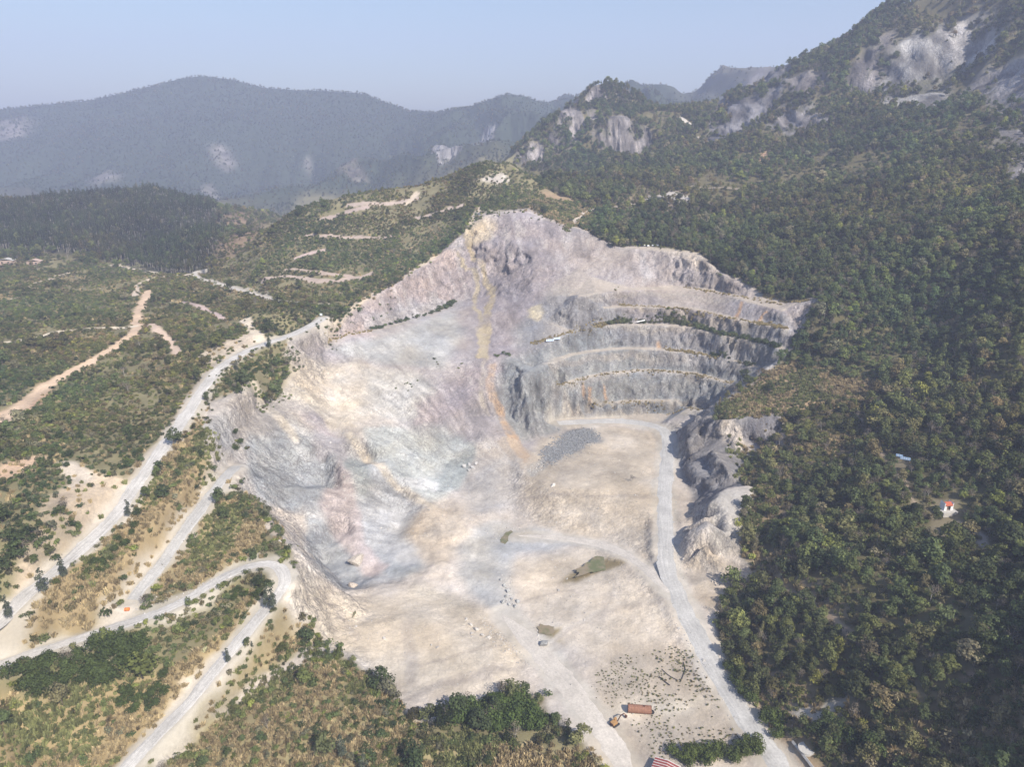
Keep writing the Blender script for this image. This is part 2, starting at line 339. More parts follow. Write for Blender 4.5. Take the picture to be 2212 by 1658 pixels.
# left half: scrub
poly([(-600,560),(0,560),(210,565),(330,592),(420,590),(460,585),(560,500),(640,436),(700,425),(900,395),(1050,338),(1130,345),(1200,420),(1180,470),(1050,462),(950,548),(860,610),(780,655),(700,700),(640,735),(610,765),(600,862),(450,860),(430,960),(560,1090),(640,1200),(600,1340),(680,1400),(760,1425),(915,1570),(1195,1560),(1300,1700),(-600,1700)],
     col=(.19,.17,.095), feather=2, tree=.05, shrub=1.0)
poly([(1180,420),(1300,440),(1480,400),(1500,440),(1480,470),(1320,500),(1270,500),(1200,478),(1140,455)], col=(.24,.19,.13), feather=2, tree=.35, shrub=.8)
# pine plantation
poly([(-500,400),(0,420),(320,395),(440,430),(470,470),(500,520),(460,560),(440,592),(340,592),(230,565),(0,545),(-500,540)], col=(.06,.06,.04), feather=1, pine=1.0, tree=0, shrub=0)
poly([(440,430),(560,478),(570,500),(500,560),(470,560),(490,500)], col=(.25,.18,.12), feather=3, pine=.0, tree=.15, shrub=.9)
# dry grass land in front and along the roads
for P_, s_, d_, c_ in [
    ([(430,900),(470,960),(440,1010),(470,1025),(440,1090),(380,1170),(300,1270),(190,1350),(60,1385),(0,1400),(-100,1400),(-60,1350),(30,1330),(140,1250),(220,1170),(310,1060),(370,960),(410,920)], .22, 1, (.30,.23,.13)),
    ([(470,1070),(540,1100),(575,1150),(560,1190),(500,1225),(430,1270),(350,1285),(340,1250),(400,1180),(440,1110)], .18, 1, (.31,.25,.14)),
    ([(0,1500),(200,1480),(420,1410),(560,1275),(575,1300),(520,1360),(470,1430),(400,1520),(330,1590),(240,1700),(-300,1700),(-200,1480)], .16, 1, (.31,.24,.13)),
    ([(420,1560),(520,1500),(650,1450),(740,1430),(830,1490),(910,1575),(1000,1600),(1290,1620),(1320,1700),(330,1700)], .50, .9, (.26,.22,.12)),
    ([(600,1340),(660,1350),(680,1390),(600,1440),(500,1500),(440,1545),(470,1480),(560,1370)], .35, 1, (.30,.24,.14)),
    ([(1230,500),(1100,440),(1180,410),(1260,440),(1300,490)], .4, .8, (.30,.22,.14)),
    ([(1590,850),(1660,800),(1720,780),(1900,830),(1900,880),(1700,905),(1560,905),(1555,875)], .15, 1, (.30,.22,.14)),
    ([(1570,950),(1640,975),(1610,1005),(1575,985)], .0, .5, (.36,.30,.20)),
    ([(1620,900),(1850,900),(1900,960),(1800,1000),(1700,1000),(1690,950)], .3, .7, (.24,.18,.11)),
    ([(1600,1000),(1720,960),(1740,1040),(1640,1200),(1600,1150),(1630,1060)], .4, .7, (.24,.18,.11)),
    ([(1600,1180),(1700,1200),(1800,1290),(1860,1330),(1800,1350),(1660,1260)], .4, .6, (.24,.19,.12)),
    ([(1620,1420),(1750,1480),(1780,1560),(1720,1600),(1640,1530)], .3, .8, (.27,.20,.13)),
    ([(1780,1560),(2212,1450),(2300,1700),(1740,1700)], .6, .7, (.20,.16,.09))]:
    poly(P_, col=c_, feather=1.5, tree=.06 if P_[0][0] < 1500 else .02 if P_[0] in ((1590,850),(1570,950)) else .25, shrub=s_, dry=d_)
COL *= (1 + .28 * n2[..., None] * (1 - Q[..., None]))

# ---- quarry rock and dirt
sl = (slice(None), slice(None))
lay(sl, Q, PALE)
poly([(690,700),(780,657),(950,548),(1030,470),(1130,456),(1270,498),(1400,536),(1560,588),(1765,648),(1712,752),(1560,868),(1500,905),(1280,890),(1200,920),(1130,980),(1060,940),(1000,950),(900,940),(800,870),(640,830),(640,735)], LILAC, 3)
poly([(640,735),(780,657),(950,548),(1020,560),(1000,640),(820,720),(700,735)], (.44,.36,.335), 3)
poly([(780,690),(950,640),(1000,650),(980,690),(860,730),(790,720)], (.40,.37,.365), 2)
poly([(980,560),(1050,480),(1130,456),(1230,480),(1200,600),(1100,760),(1050,780),(1020,640)], PURP, 3, amt=.65)
poly([(960,830),(1060,760),(1120,700),(1200,620),(1150,760),(1060,850),(960,900),(860,910),(900,870)], PURP, 3, amt=.55)
poly([(700,745),(840,725),(980,670),(1000,720),(960,800),(860,790),(760,770)], (.42,.41,.39), 3)
poly([(1080,780),(1300,690),(1700,720),(1690,760),(1560,870),(1500,900),(1280,890),(1180,940),(1110,960),(1070,880)], BLUEG, 3)
poly([(1200,620),(1300,640),(1700,680),(1710,740),(1300,700),(1120,760),(1100,720)], (.315,.305,.305), 3)
poly([(1250,500),(1320,532),(1560,588),(1640,634),(1600,650),(1300,600),(1180,560)], (.41,.355,.33), 3)
poly([(1640,640),(1765,648),(1720,700),(1640,680)], (.33,.29,.285), 2)
poly([(1140,665),(1165,660),(1172,680),(1160,700),(1138,690)], (.58,.49,.33), 1, 2.6)
poly([(640,760),(760,770),(860,810),(800,900),(760,930),(640,870),(600,860)], CREAM, 3, amt=.8)
poly([(780,790),(900,800),(950,850),(880,920),(780,900)], (.50,.47,.43), 3)
poly([(430,870),(600,860),(640,900),(560,980),(500,1020),(440,960)], (.46,.41,.36), 2)
poly([(440,920),(500,900),(520,960),(470,980)], (.37,.37,.36), 2, amt=.7)
# left pit: grey-blue walls with a pink spur and white patches
poly([(540,960),(620,900),(700,940),(760,960),(800,1000),(900,1070),(960,1150),(880,1240),(740,1275),(690,1240),(650,1150),(570,1070)], (.39,.385,.375), 3)
poly([(640,900),(700,890),(740,960),(720,1040),(700,1100),(720,1180),(800,1250),(830,1240),(790,1180),(760,1100),(750,1000),(690,930)], (.42,.36,.345), 2)
poly([(560,1060),(620,1040),(660,1120),(655,1180),(600,1150)], (.47,.41,.35), 2)
poly([(700,1150),(760,1200),(770,1250),(720,1270),(680,1200)], (.31,.315,.32), 2)
poly([(750,1000),(790,1010),(800,1060),(780,1080),(755,1040)], (.30,.315,.30), 1.5)
poly([(820,1180),(900,1150),(920,1230),(860,1250),(800,1220)], (.34,.35,.35), 2)
poly([(820,1100),(880,1090),(900,1120),(850,1150),(800,1140)], (.55,.54,.52), 2, amt=.8)
poly([(800,930),(960,920),(1020,960),(1000,1010),(940,1060),(880,1050),(820,980)], (.44,.435,.41), 3)
poly([(838,1045),(850,1030),(880,1025),(920,1028),(950,1045),(935,1055),(890,1062),(860,1058)], WHITE, .6)
poly([(940,960),(1000,930),(1020,980),(990,1050),(960,1040),(950,1000)], (.31,.32,.305), 2)
poly([(538,940),(669,946),(715,992),(715,1070),(662,1084),(564,1090),(538,1038)], (.36,.365,.36), 1.2, 1.6)
poly([(558,1090),(662,1084),(662,1169),(617,1169),(571,1116)], (.49,.43,.37), 1.2, 1.6)
poly([(662,1090),(715,1143),(761,1195),(806,1247),(748,1277),(715,1247),(662,1169)], (.285,.295,.305), 1.2, 1.6)
poly([(741,979),(806,998),(787,1051),(761,1064),(741,1018)], (.36,.375,.355), 1, 1.6)
poly([(780,1090),(865,1097),(931,1143),(892,1221),(852,1215),(780,1156)], (.42,.415,.41), 1.2, 1.6)
poly([(793,926),(1023,940),(1016,992),(983,1057),(918,1077),(839,1025),(793,972)], (.45,.455,.425), 1.5, 1.6)
poly([(957,998),(1023,946),(1016,992),(983,1057),(951,1057)], (.34,.355,.335), 1, 1.6)
poly([(682,926),(741,940),(748,992),(695,998)], (.42,.385,.375), 1, 1.6)
poly([(892,874),(1023,795),(1088,789),(1023,854),(957,907),(892,926)], PURP, 1, 1.6, amt=.75)
poly([(787,815),(892,815),(892,907),(813,907)], (.53,.51,.48), 1.5, 1.8)
poly([(721,1018),(754,1025),(761,1064),(793,1169),(839,1221),(813,1241),(761,1188),(728,1143),(695,1090)], (.45,.385,.365), 1, 1.2)
poly([(838,1045),(850,1030),(880,1025),(920,1028),(950,1045),(935,1055),(890,1062),(860,1058)], WHITE, .6, 1.6)
poly([(800,1100),(850,1095),(880,1125),(830,1140)], (.56,.55,.54), 1.2, 2)
line([(755,940),(790,985),(830,1020),(900,1075),(960,1110),(1010,1160)], 4, CREAM, 1.5)
line([(640,840),(690,890),(720,920)], 7, CREAM, 2, amt=.8)
line([(560,850),(600,900),(640,950)], 6, CREAM, 2, amt=.7)
poly([(900,1100),(1000,1100),(1010,1180),(960,1230),(900,1200),(880,1150)], (.50,.42,.33), 2)
poly([(1000,1050),(1110,960),(1150,1000),(1120,1080),(1020,1110)], (.43,.40,.37), 2)
poly([(1000,500),(1040,470),(1080,480),(1060,520),(1010,530)], (.52,.43,.31), 2)
line([(700,697),(780,650),(860,605),(950,545),(1020,485)], 6, (.55,.46,.35), 2)
for P_ in ([(1305,840),(1308,862)], [(1273,845),(1275,870)], [(1260,840),(1262,855)], [(1600,655),(1590,700)], [(1655,672),(1640,690)], [(1420,742),(1424,756)]):
    line(P_, 2.2, (.55,.33,.17), 1.2, amt=.8)
# benches: pale ledges
for P_ in ([(1270,887),(1300,877),(1400,869),(1480,872),(1530,887)], [(1310,704),(1400,704),(1480,706),(1560,726),(1640,743)], [(1350,662),(1450,665),(1600,693),(1700,712)]):
    line(P_, 4, (.46,.395,.31), 1.2, amt=.6)
for P_ in ([(1200,842),(1300,811),(1400,802),(1500,810),(1580,831)], [(1180,789),(1320,757),(1500,765),(1640,796)], [(1250,641),(1450,622),(1620,651)], [(640,742),(720,733),(800,715),(900,690),(980,662)]):
    line(P_, 4, (.42,.38,.34), 1.2, amt=.6)
poly([(1205,905),(1250,882),(1280,912),(1230,920)], BEIGE, .8)
poly([(1300,898),(1400,888),(1520,900),(1500,915),(1430,910),(1300,906)], (.48,.42,.34), 1)
# right cliffs
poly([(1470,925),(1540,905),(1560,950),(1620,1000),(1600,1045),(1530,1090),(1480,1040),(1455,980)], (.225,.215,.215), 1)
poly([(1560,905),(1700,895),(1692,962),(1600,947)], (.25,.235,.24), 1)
poly([(1530,1085),(1628,1050),(1618,1130),(1598,1195),(1535,1190)], (.42,.385,.34), 1)
# floor
poly([(1160,950),(1290,920),(1420,930),(1425,1060),(1415,1220),(1380,1200),(1160,1140),(1130,1060)], (.50,.43,.345), 2)
poly([(1170,985),(1215,930),(1285,925),(1290,945),(1235,985),(1180,1000)], RUB, 1.6, 2.4, amt=.8)
poly([(1130,1010),(1170,995),(1180,1010),(1150,1030)], (.30,.31,.31), 1)
poly([(1069,1117),(1330,1169),(1252,1182),(1108,1195),(1101,1300),(1154,1392),(1088,1365),(997,1234),(1023,1162)], (.43,.415,.395), 1.5, 1.5)
poly([(990,1180),(1060,1140),(1180,1150),(1100,1210),(1110,1300),(1160,1380),(1200,1460),(1120,1360),(1030,1290),(1000,1240)], (.40,.39,.37), 3)
poly([(1110,1210),(1300,1180),(1420,1270),(1480,1360),(1440,1400),(1300,1420),(1200,1400),(1120,1320)], (.53,.46,.375), 3)
poly([(640,1210),(740,1290),(900,1270),(1030,1310),(1150,1420),(1100,1490),(900,1500),(780,1430),(690,1390),(620,1320)], (.525,.455,.365), 3)
poly([(900,1260),(1000,1290),(1040,1340),(960,1300),(880,1290)], (.43,.385,.31), 3, amt=.6)
poly([(980,1360),(1060,1380),(1080,1440),(1000,1430)], (.46,.43,.39), 4, amt=.6)
line([(880,1360),(885,1430),(888,1480)], 5, (.47,.42,.36), 2, amt=.7)
line([(880,1510),(960,1480),(1040,1460),(1090,1435)], 4, (.46,.40,.34), 2, amt=.6)
poly([(1290,1420),(1450,1380),(1530,1460),(1660,1600),(1600,1640),(1420,1640),(1330,1600),(1270,1500)], (.45,.385,.31), 3)
poly([(1280,1545),(1330,1530),(1370,1520),(1450,1510),(1560,1520),(1480,1545),(1420,1550),(1330,1560)], (.60,.53,.43), 2)
poly([(1210,1262),(1260,1228),(1300,1205),(1345,1210),(1362,1222),(1330,1232),(1290,1240),(1250,1262)], (.24,.19,.10), 1)
poly([(1155,1350),(1220,1362),(1200,1380),(1220,1400),(1190,1390),(1160,1375)], (.24,.19,.10), 1)
poly([(1470,1200),(1540,1180),(1640,1240),(1580,1260),(1550,1330),(1500,1300)], (.46,.385,.30), 2)
line([(1180,1395),(1240,1350),(1330,1310),(1420,1290)], 3, (.46,.41,.35), 1.5, amt=.7)
# bare dirt outside the quarry
for P_, c_ in [([(60,1165),(90,1100),(170,1020),(250,1035),(290,1000),(330,960),(390,880),(430,800),(470,770),(440,850),(380,940),(310,1040),(220,1140),(140,1225),(20,1320),(10,1260)], (.47,.38,.28)), ([(0,1005),(90,985),(95,1000),(0,1040)], (.56,.40,.28)),
    ([(0,890),(60,860),(100,820),(110,830),(95,870),(40,905),(0,915)], (.58,.39,.27)), ([(430,770),(540,715),(560,735),(450,800)], (.50,.42,.33)), ([(120,1010),(170,1000),(200,1040),(150,1060)], (.46,.40,.33)),
    ([(400,1150),(470,1040),(520,1030),(560,1090),(450,1060),(390,1180)], (.5,.44,.36)), ([(190,1330),(290,1290),(350,1290),(270,1345),(180,1375)], (.48,.42,.34)),
    ([(380,1500),(480,1400),(500,1440),(440,1500),(350,1560)], CREAM), ([(1700,1510),(1760,1520),(1840,1488),(1820,1510),(1790,1545),(1700,1540)], (.42,.39,.36)), ([(1640,338),(1655,328),(1668,345),(1650,360)], (.60,.38,.25)),
    ([(1395,425),(1450,415),(1495,430),(1480,440),(1400,436)], (.50,.46,.42)), ([(1270,455),(1400,432),(1400,438),(1280,462)], (.48,.42,.37)), ([(1040,385),(1090,370),(1100,385),(1080,400),(1020,392)], (.52,.47,.42)),
    ([(1000,500),(1040,440),(1060,455),(1030,480)], (.56,.47,.37)), ([(1630,1550),(1650,1530),(1800,1700),(1740,1700)], (.42,.31,.2)), ([(2060,1445),(2095,1432),(2100,1455),(2070,1462)], (.30,.22,.16))]:
    poly(P_, c_, 1, warp=1.8, tree=0, shrub=.20 if P_[0][0] == 60 else .10, dry=.10, rock=.4)
for P_, wd, c_ in [([(0,910),(60,862),(110,828),(180,795),(255,755),(300,715),(292,680),(310,655),(320,630)], 8, (.56,.42,.30)), ([(15,738),(90,722),(160,712),(290,704)], 5, CREAM), ([(290,640),(300,615),(330,605),(420,598)], 7, (.54,.45,.36)), ([(60,625),(110,600),(150,588)], 7, (.55,.45,.34)),
    ([(0,652),(50,640)], 6, CREAM), ([(320,700),(370,740),(385,765)], 6, (.54,.42,.33)), ([(400,655),(450,672),(490,690)], 5, PINK), ([(570,610),(640,600),(700,615),(800,590)], 7, (.40,.32,.27)), ([(640,520),(740,515),(840,512)], 6, (.40,.32,.27)),
    ([(700,545),(640,560)], 5, PINK), ([(760,445),(860,435),(900,430)], 8, (.42,.34,.29)), ([(700,475),(790,450)], 8, (.40,.32,.28)), ([(900,470),(1000,440)], 6, (.42,.34,.29)), ([(880,440),(900,420)], 6, (.5,.42,.33)), ([(620,585),(780,600)], 6, (.38,.30,.25)),
    ([(530,690),(560,735)], 8, CREAM), ([(1850,890),(1980,1090)], 2, (.34,.27,.2)), ([(1690,1275),(1760,1315),(1870,1385)], 3.2, (.36,.28,.20)), ([(2040,1110),(2110,1150),(2130,1180)], 3.5, (.38,.33,.28)), ([(1240,480),(1270,455),(1320,448)], 5, (.46,.4,.34)), ([(1420,400),(1700,405)], 5, (.3,.25,.2))]:
    line(P_, wd, c_, 1, tree=0, shrub=.03, dry=0, pine=0)
# rock outcrops on the mountains
CL1 = (.33,.30,.29)
OUT = [([(1262,220),(1272,195),(1300,185),(1312,215),(1292,228),(1268,245)], CL1), ([(1322,190),(1345,182),(1366,212),(1348,220),(1325,205)], CL1), ([(1205,262),(1222,232),(1252,238),(1268,270),(1250,312),(1190,325),(1185,295)], CL1),
    ([(1296,262),(1318,250),(1348,248),(1385,268),(1408,290),(1404,330),(1345,340),(1298,318),(1286,285)], CL1), ([(1112,332),(1150,305),(1180,318),(1168,350),(1115,355)], CL1), ([(1270,250),(1290,240),(1300,265),(1280,300)], CL1),
    ([(1835,150),(1880,90),(1935,60),(1920,120),(1880,215),(1838,205)], (.31,.28,.27)), ([(1895,190),(1925,110),(1990,60),(2055,45),(2065,130),(2050,190),(2040,235),(1975,240),(1905,230)], (.37,.36,.35)), ([(2030,55),(2135,20),(2170,70),(2150,110),(2065,150),(2035,120)], (.39,.37,.36)),
    ([(1520,312),(1590,185),(1655,155),(1712,165),(1670,235),(1610,300)], (.21,.205,.22)), ([(1650,270),(1688,222),(1765,222),(1800,262),(1710,300)], (.31,.29,.29)), ([(2065,205),(2140,150),(2230,110),(2230,240),(2130,225)], (.33,.31,.31)), ([(2140,235),(2225,245),(2225,340),(2150,320)], (.32,.30,.30)), ([(2165,335),(2225,350),(2225,420),(2180,400)], (.32,.30,.30)),
    ([(1700,170),(1750,150),(1790,160),(1760,200),(1715,205)], (.29,.26,.25)), ([(2100,190),(2110,160),(2130,165),(2125,200)], (.3,.28,.27)),
    ([(930,325),(955,288),(985,295),(998,332),(950,352)], (.42,.40,.39)), ([(995,280),(1050,248),(1075,262),(1042,290)], (.42,.40,.39)), ([(0,262),(50,252),(65,270),(35,300),(0,305)], (.40,.35,.33)), ([(188,362),(220,348),(255,362),(212,382)], (.40,.36,.34)), ([(452,300),(480,292),(502,320),(470,328)], (.40,.36,.34)), ([(418,372),(450,352),(466,385)], (.38,.34,.32)), ([(300,405),(360,398),(370,412),(310,415)], (.36,.33,.30)), ([(650,320),(665,312),(668,325)], (.4,.37,.35)), ([(700,360),(760,350),(800,380),(740,385)], (.27,.24,.18))]
for P_, c_ in OUT: poly(P_, tuple(v * (.80 if P_[0][1] < 260 and P_[0][0] > 1100 or P_[0][0] > 1100 else .56) for v in c_), 1.0, warp=1.6, noise=0, tree=0, shrub=.04, pine=0, dry=0, rock=1)
nr = rock * (1 - Q1); vz = ZG
varn = fbm(XX, YY * .45, vz * .10, scale=15, oct=5, seed=96, gain=.62); blot = fbm(XX, YY, vz, scale=34, oct=4, seed=97)
COL *= (1 + nr * (np.clip(varn * 2.1, -.55, .6) + blot * .5))[..., None]
ledge = nr * np.clip((fbm(XX, YY, vz * 1.4, scale=26, oct=4, seed=98) - .10) * 9, 0, 1)
tree = np.maximum(tree, ledge * .85); lay((slice(None), slice(None)), ledge * .8, (.10, .10, .055))
FARB = np.clip((XX - 450) / 300, 0, 1) * np.clip((YY - 1550) / 200, 0, 1)
lay(sl if False else (slice(None), slice(None)), FARB * .7, (.20,.17,.15)); tree *= 1 - .75 * FARB
for nm_, (pt_, wd_, mt_) in ROADS.items():          # dusty shoulders
    if 'pass' not in nm_: line(pt_, wd_ + 5, (.47,.43,.37) if mt_ != 'cream' else (.5,.43,.34), 2.2, 1.2, .8)
for pt_, wd_ in (([(880,1340),(884,1400),(886,1480)], 2), ([(868,1345),(872,1410),(876,1480)], 1.2), ([(870,1510),(940,1485),(1020,1465),(1085,1440),(1130,1440)], 2.2), ([(1180,1400),(1240,1355),(1330,1315),(1425,1290)], 1.6), ([(1190,1412),(1250,1365),(1335,1322)], 1.3), ([(1140,1075),(1250,1070),(1340,1075),(1410,1070)], 1.8), ([(1120,1300),(1200,1280),(1260,1290)], 1.3), ([(1300,1350),(1310,1310),(1320,1295)], 2), ([(900,1440),(1000,1420),(1060,1400)], 1.4), ([(700,1290),(740,1330),(760,1380)], 2.5), ([(1215,1010),(1212,1040)], 1.2), ([(1225,1008),(1222,1040)], 1.2), ([(1150,1560),(1200,1500),(1230,1470)], 1.8), ([(1280,1130),(1285,1090)], 1.2)):
    line(pt_, wd_, (.38,.33,.28), .8, 1.2, .55); line([(a_ + 7, b_ + 2) for a_, b_ in pt_], wd_ * .7, (.38,.33,.28), .7, 1.2, .45)
tone = fbm(XX, YY, scale=22, oct=5, seed=93, gain=.62); COL = COL * (1 + Q[..., None] * tone[..., None] * np.array((.24, .25, .27)))
for P_ in ([(2010,1080),(2072,1082),(2084,1165),(2050,1175),(2010,1165)], [(1928,985),(1965,992),(1968,1022),(1930,1015)]): poly(P_, (.2,.17,.11), .6, warp=0, tree=0, shrub=.25)
# fine mottling of rock and dirt
mot = (fbm(XX, YY, ZG, scale=11, oct=4, seed=21) * .20 + fbm(XX + ZG * .5, YY, scale=3.2, oct=2, seed=22) * .12)
COL *= (1 + mot[..., None] * np.maximum(Q, rock)[..., None])
ang = np.arctan2(YY - 330, XX - 45); rad = np.hypot(YY - 330, XX - 45)
stk = fbm(ang * 52, rad * .06, scale=1.0, oct=4, seed=71, gain=.6); stk2 = fbm(ang * 120, rad * .16, scale=1.0, oct=3, seed=72)
gy0, gx0 = np.gradient(ZG, GY, GX); stw = (Q * (.18 + .82 * blur(np.clip((np.hypot(gx0, gy0) - .12) / .4, 0, 1), 2)))[..., None]
COL = COL * (1 + stw * stk[..., None] * .42 + stw * stk2[..., None] * .22)
COL = COL * (1 - stw * np.clip(stk[..., None] * 1.6 - .35, 0, .4)) + np.array((.50,.47,.44)) * stw * np.clip(stk[..., None] * 1.6 - .35, 0, .4)
hue = fbm(XX, YY, ZG * 2, scale=18, oct=3, seed=31)[..., None]
COL = COL * (1 + np.clip(Q[..., None], 0, 1) * hue * np.array((.07, .01, -.09)))
# dirt veins down the face
def vein(pts, wd, col, amt):
    sl, m = strip(pts, wd, 1.2, 1.5); m = m * amt * np.clip(.95 + 1.5 * n2[sl], .35, 1); lay(sl, m, col)
vein([(1010,520),(1030,560),(1045,600),(1065,630),(1050,670),(1048,720),(1040,770)], 5.5, (.50,.41,.27), 1)
vein([(1018,478),(1014,500),(1010,520)], 6, (.52,.43,.30), .9)
vein([(990,560),(1005,580),(1028,600),(1030,650),(1036,700),(1045,750),(1042,790)], 3.6, (.50,.42,.29), .95)
vein([(1062,790),(1060,850),(1075,890),(1100,930),(1105,960),(1130,985)], 5.5, (.54,.38,.25), 1)
vein([(1075,880),(1110,930),(1135,1000)], 3.5, (.50,.33,.20), .7)
vein([(1045,800),(1042,860),(1050,900)], 4, (.47,.41,.33), .8)
vein([(1100,960),(1130,990),(1150,1010)], 14, (.50,.41,.31), .6)
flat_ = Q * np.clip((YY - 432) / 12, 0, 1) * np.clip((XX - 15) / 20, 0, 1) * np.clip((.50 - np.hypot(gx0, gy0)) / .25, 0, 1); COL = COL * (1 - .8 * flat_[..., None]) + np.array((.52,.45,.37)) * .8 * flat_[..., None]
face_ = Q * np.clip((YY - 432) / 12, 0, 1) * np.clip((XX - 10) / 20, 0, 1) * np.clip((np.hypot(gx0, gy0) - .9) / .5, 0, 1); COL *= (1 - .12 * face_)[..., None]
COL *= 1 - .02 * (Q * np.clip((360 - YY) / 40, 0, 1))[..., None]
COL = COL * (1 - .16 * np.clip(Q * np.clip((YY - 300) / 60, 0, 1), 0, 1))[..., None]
COL = np.clip(COL, .02, .8)

# ------------------------------------------------------------------ relief: hummocks, rock blocks, cliffs
gy_, gx_ = np.gradient(ZG, GY, GX); slope = np.sqrt(gx_ ** 2 + gy_ ** 2); steep = blur(np.clip((slope - .45) / .6, 0, 1), 1.0)
soft = 1 - np.maximum(Q, rock)
keep = 1 - road_keep
big = np.clip(YY / 400, .5, 5)
ZG += keep * (1 - Q) * (fbm(XX, YY, scale=42, oct=4, seed=41) * 2.2 * np.clip((YY - 60) / 300, .3, 1.6))
fr = np.clip((YY - 800) / 800, 0, 1)
ridge = 1 - np.abs(fbm(XX * .9 + YY * .15, YY * .35, scale=260, oct=5, seed=43)) * 2
ZG += fr * (ridge - .75) * 78 * np.clip((YY - 900) / 1200, 0, 1) * np.clip((2560 - YY) / 300, .0, 1) * np.where((XX > 60) & (YY < 1450), .12, 1)
ZG += keep * Q * (1 - steep) * (fbm(XX, YY, scale=9, oct=3, seed=44) * .3 + fbm(XX, YY, scale=40, oct=2, seed=48) * .9)
upm = Q * steep * keep * np.clip((YY - 500) / 30, 0, 1) + .5 * Q * steep * keep * (XX < -5) * np.clip((YY - 380) / 30, 0, 1) * np.clip((510 - YY) / 20, 0, 1)
hz = 8.5; zt = (ZG + 5 * fbm(XX, YY, scale=45, oct=3, seed=81)) / hz; fz_ = zt - np.floor(zt); sh_ = np.clip((fz_ - .32) / .36, 0, 1); sh_ = sh_ * sh_ * (3 - 2 * sh_)
ZG += upm * (sh_ - fz_) * hz * .62 * np.clip(.6 + 1.5 * fbm(XX, YY, scale=50, oct=2, seed=82), 0, 1)
pit = Q * keep * np.clip((-8 - XX) / 12, 0, 1) * np.clip((440 - YY) / 30, 0, 1) * np.clip((YY - 262) / 15, 0, 1)
ZG += pit * ((1 - 2 * np.abs(fbm(XX + YY * .35, YY * .6, scale=26, oct=5, seed=84, gain=.6))) - .55) * 2.0
lr = 1 - 2 * np.abs(fbm(XX + YY * .2, YY * .7, ZG * .3, scale=26, oct=4, seed=83))
DX = np.zeros_like(ZG); DY = np.zeros_like(ZG); DZ = np.zeros_like(ZG)
rk = keep * np.maximum(Q * .9, rock) * steep
cell = fbm(XX * 1.2, YY * 1.2, ZG * .8, scale=6.5, oct=5, seed=45, gain=.62)
jn = 1 - 2 * np.abs(fbm(XX + YY * .3, YY * .8, ZG * .22, scale=8, oct=5, seed=47, gain=.6))   # joints
cs = fbm(XX * 1.1, YY, ZG * 1.6, scale=4.2, oct=3, seed=99)
blk = np.round(cell * 5) / 5 * .75 + cell * .35 + (jn - .55) * .42 + np.round(cs * 4) / 4 * .38
nl = np.sqrt(gx_ ** 2 + gy_ ** 2 + 1); amp = rk * np.where((YY < 324) & (XX > 70), .9, np.where((YY < 360) & (XX < 80), 2.4, 4.4)) * np.clip(YY / 450, .8, 3.5) * blk + upm * (lr - .55) * 5.5
crv = blur(ZG, 1.2) - ZG
# vertical ribs on the natural cliffs
rib = 1 - 2 * np.abs(fbm(XX * 1.0, YY * .35, ZG * .12, scale=16, oct=4, seed=46)); out_m = np.clip((YY - 700) / 100, 0, 1)
amp = amp * (1 - out_m * .6) + out_m * keep * rock * (1 - Q1) * (rib - .6) * 13
rcl = np.clip((XX - 85) / 6, 0, 1) * np.clip((445 - YY) / 15, 0, 1) * np.clip((YY - 318) / 8, 0, 1) * Q * keep * steep; c2 = fbm(XX, YY, ZG * 1.1, scale=9, oct=4, seed=95, gain=.7); amp = amp + rcl * (np.round(c2 * 4) / 4 * 4.5 + c2 * 2)
DX += -gx_ / nl * amp; DY += -gy_ / nl * amp; DZ += amp / nl * .4
ZFIN = ZG + DZ
H = sampler(ZFIN)

# ------------------------------------------------------------------ materials
def newmat(name):
    m = bpy.data.materials.new(name); m.use_nodes = True; nt = m.node_tree
    b = nt.nodes['Principled BSDF']; b.inputs['Roughness'].default_value = .95; b.inputs['Specular IOR Level'].default_value = .15
    return m, nt, b
def N(nt, t, **kw):
    n = nt.nodes.new(t)
    for k, v in kw.items():
        if k in n.inputs: n.inputs[k].default_value = v
        else: setattr(n, k, v)
    return n
def mix(nt, a, b, fac, mode='MIX'):
    n = nt.nodes.new('ShaderNodeMix'); n.data_type = 'RGBA'; n.blend_type = mode
    for s, v in ((0, fac), (6, a), (7, b)):
        if isinstance(v, bpy.types.NodeSocket): nt.links.new(v, n.inputs[s])
        else: n.inputs[s].default_value = v if s == 0 else (*v, 1)
    return n.outputs[2]
def remap(nt, x, a, b, c, d):
    n = N(nt, 'ShaderNodeMapRange'); nt.links.new(x, n.inputs['Value'])
    for k, v in (('From Min', a), ('From Max', b), ('To Min', c), ('To Max', d)): n.inputs[k].default_value = v
    return n.outputs[0]
def math_(nt, op, a, b=None):
    n = nt.nodes.new('ShaderNodeMath'); n.operation = op
    for s, v in ((0, a), (1, b)):
        if v is None: continue
        if isinstance(v, bpy.types.NodeSocket): nt.links.new(v, n.inputs[s])
        else: n.inputs[s].default_value = v
    return n.outputs[0]
def noise(nt, vec, scale, detail=4, rough=.6, dist=0):
    n = N(nt, 'ShaderNodeTexNoise', Scale=scale, Detail=detail, Roughness=rough, Distortion=dist)
    if vec is not None: nt.links.new(vec, n.inputs['Vector'])
    return n.outputs['Fac']
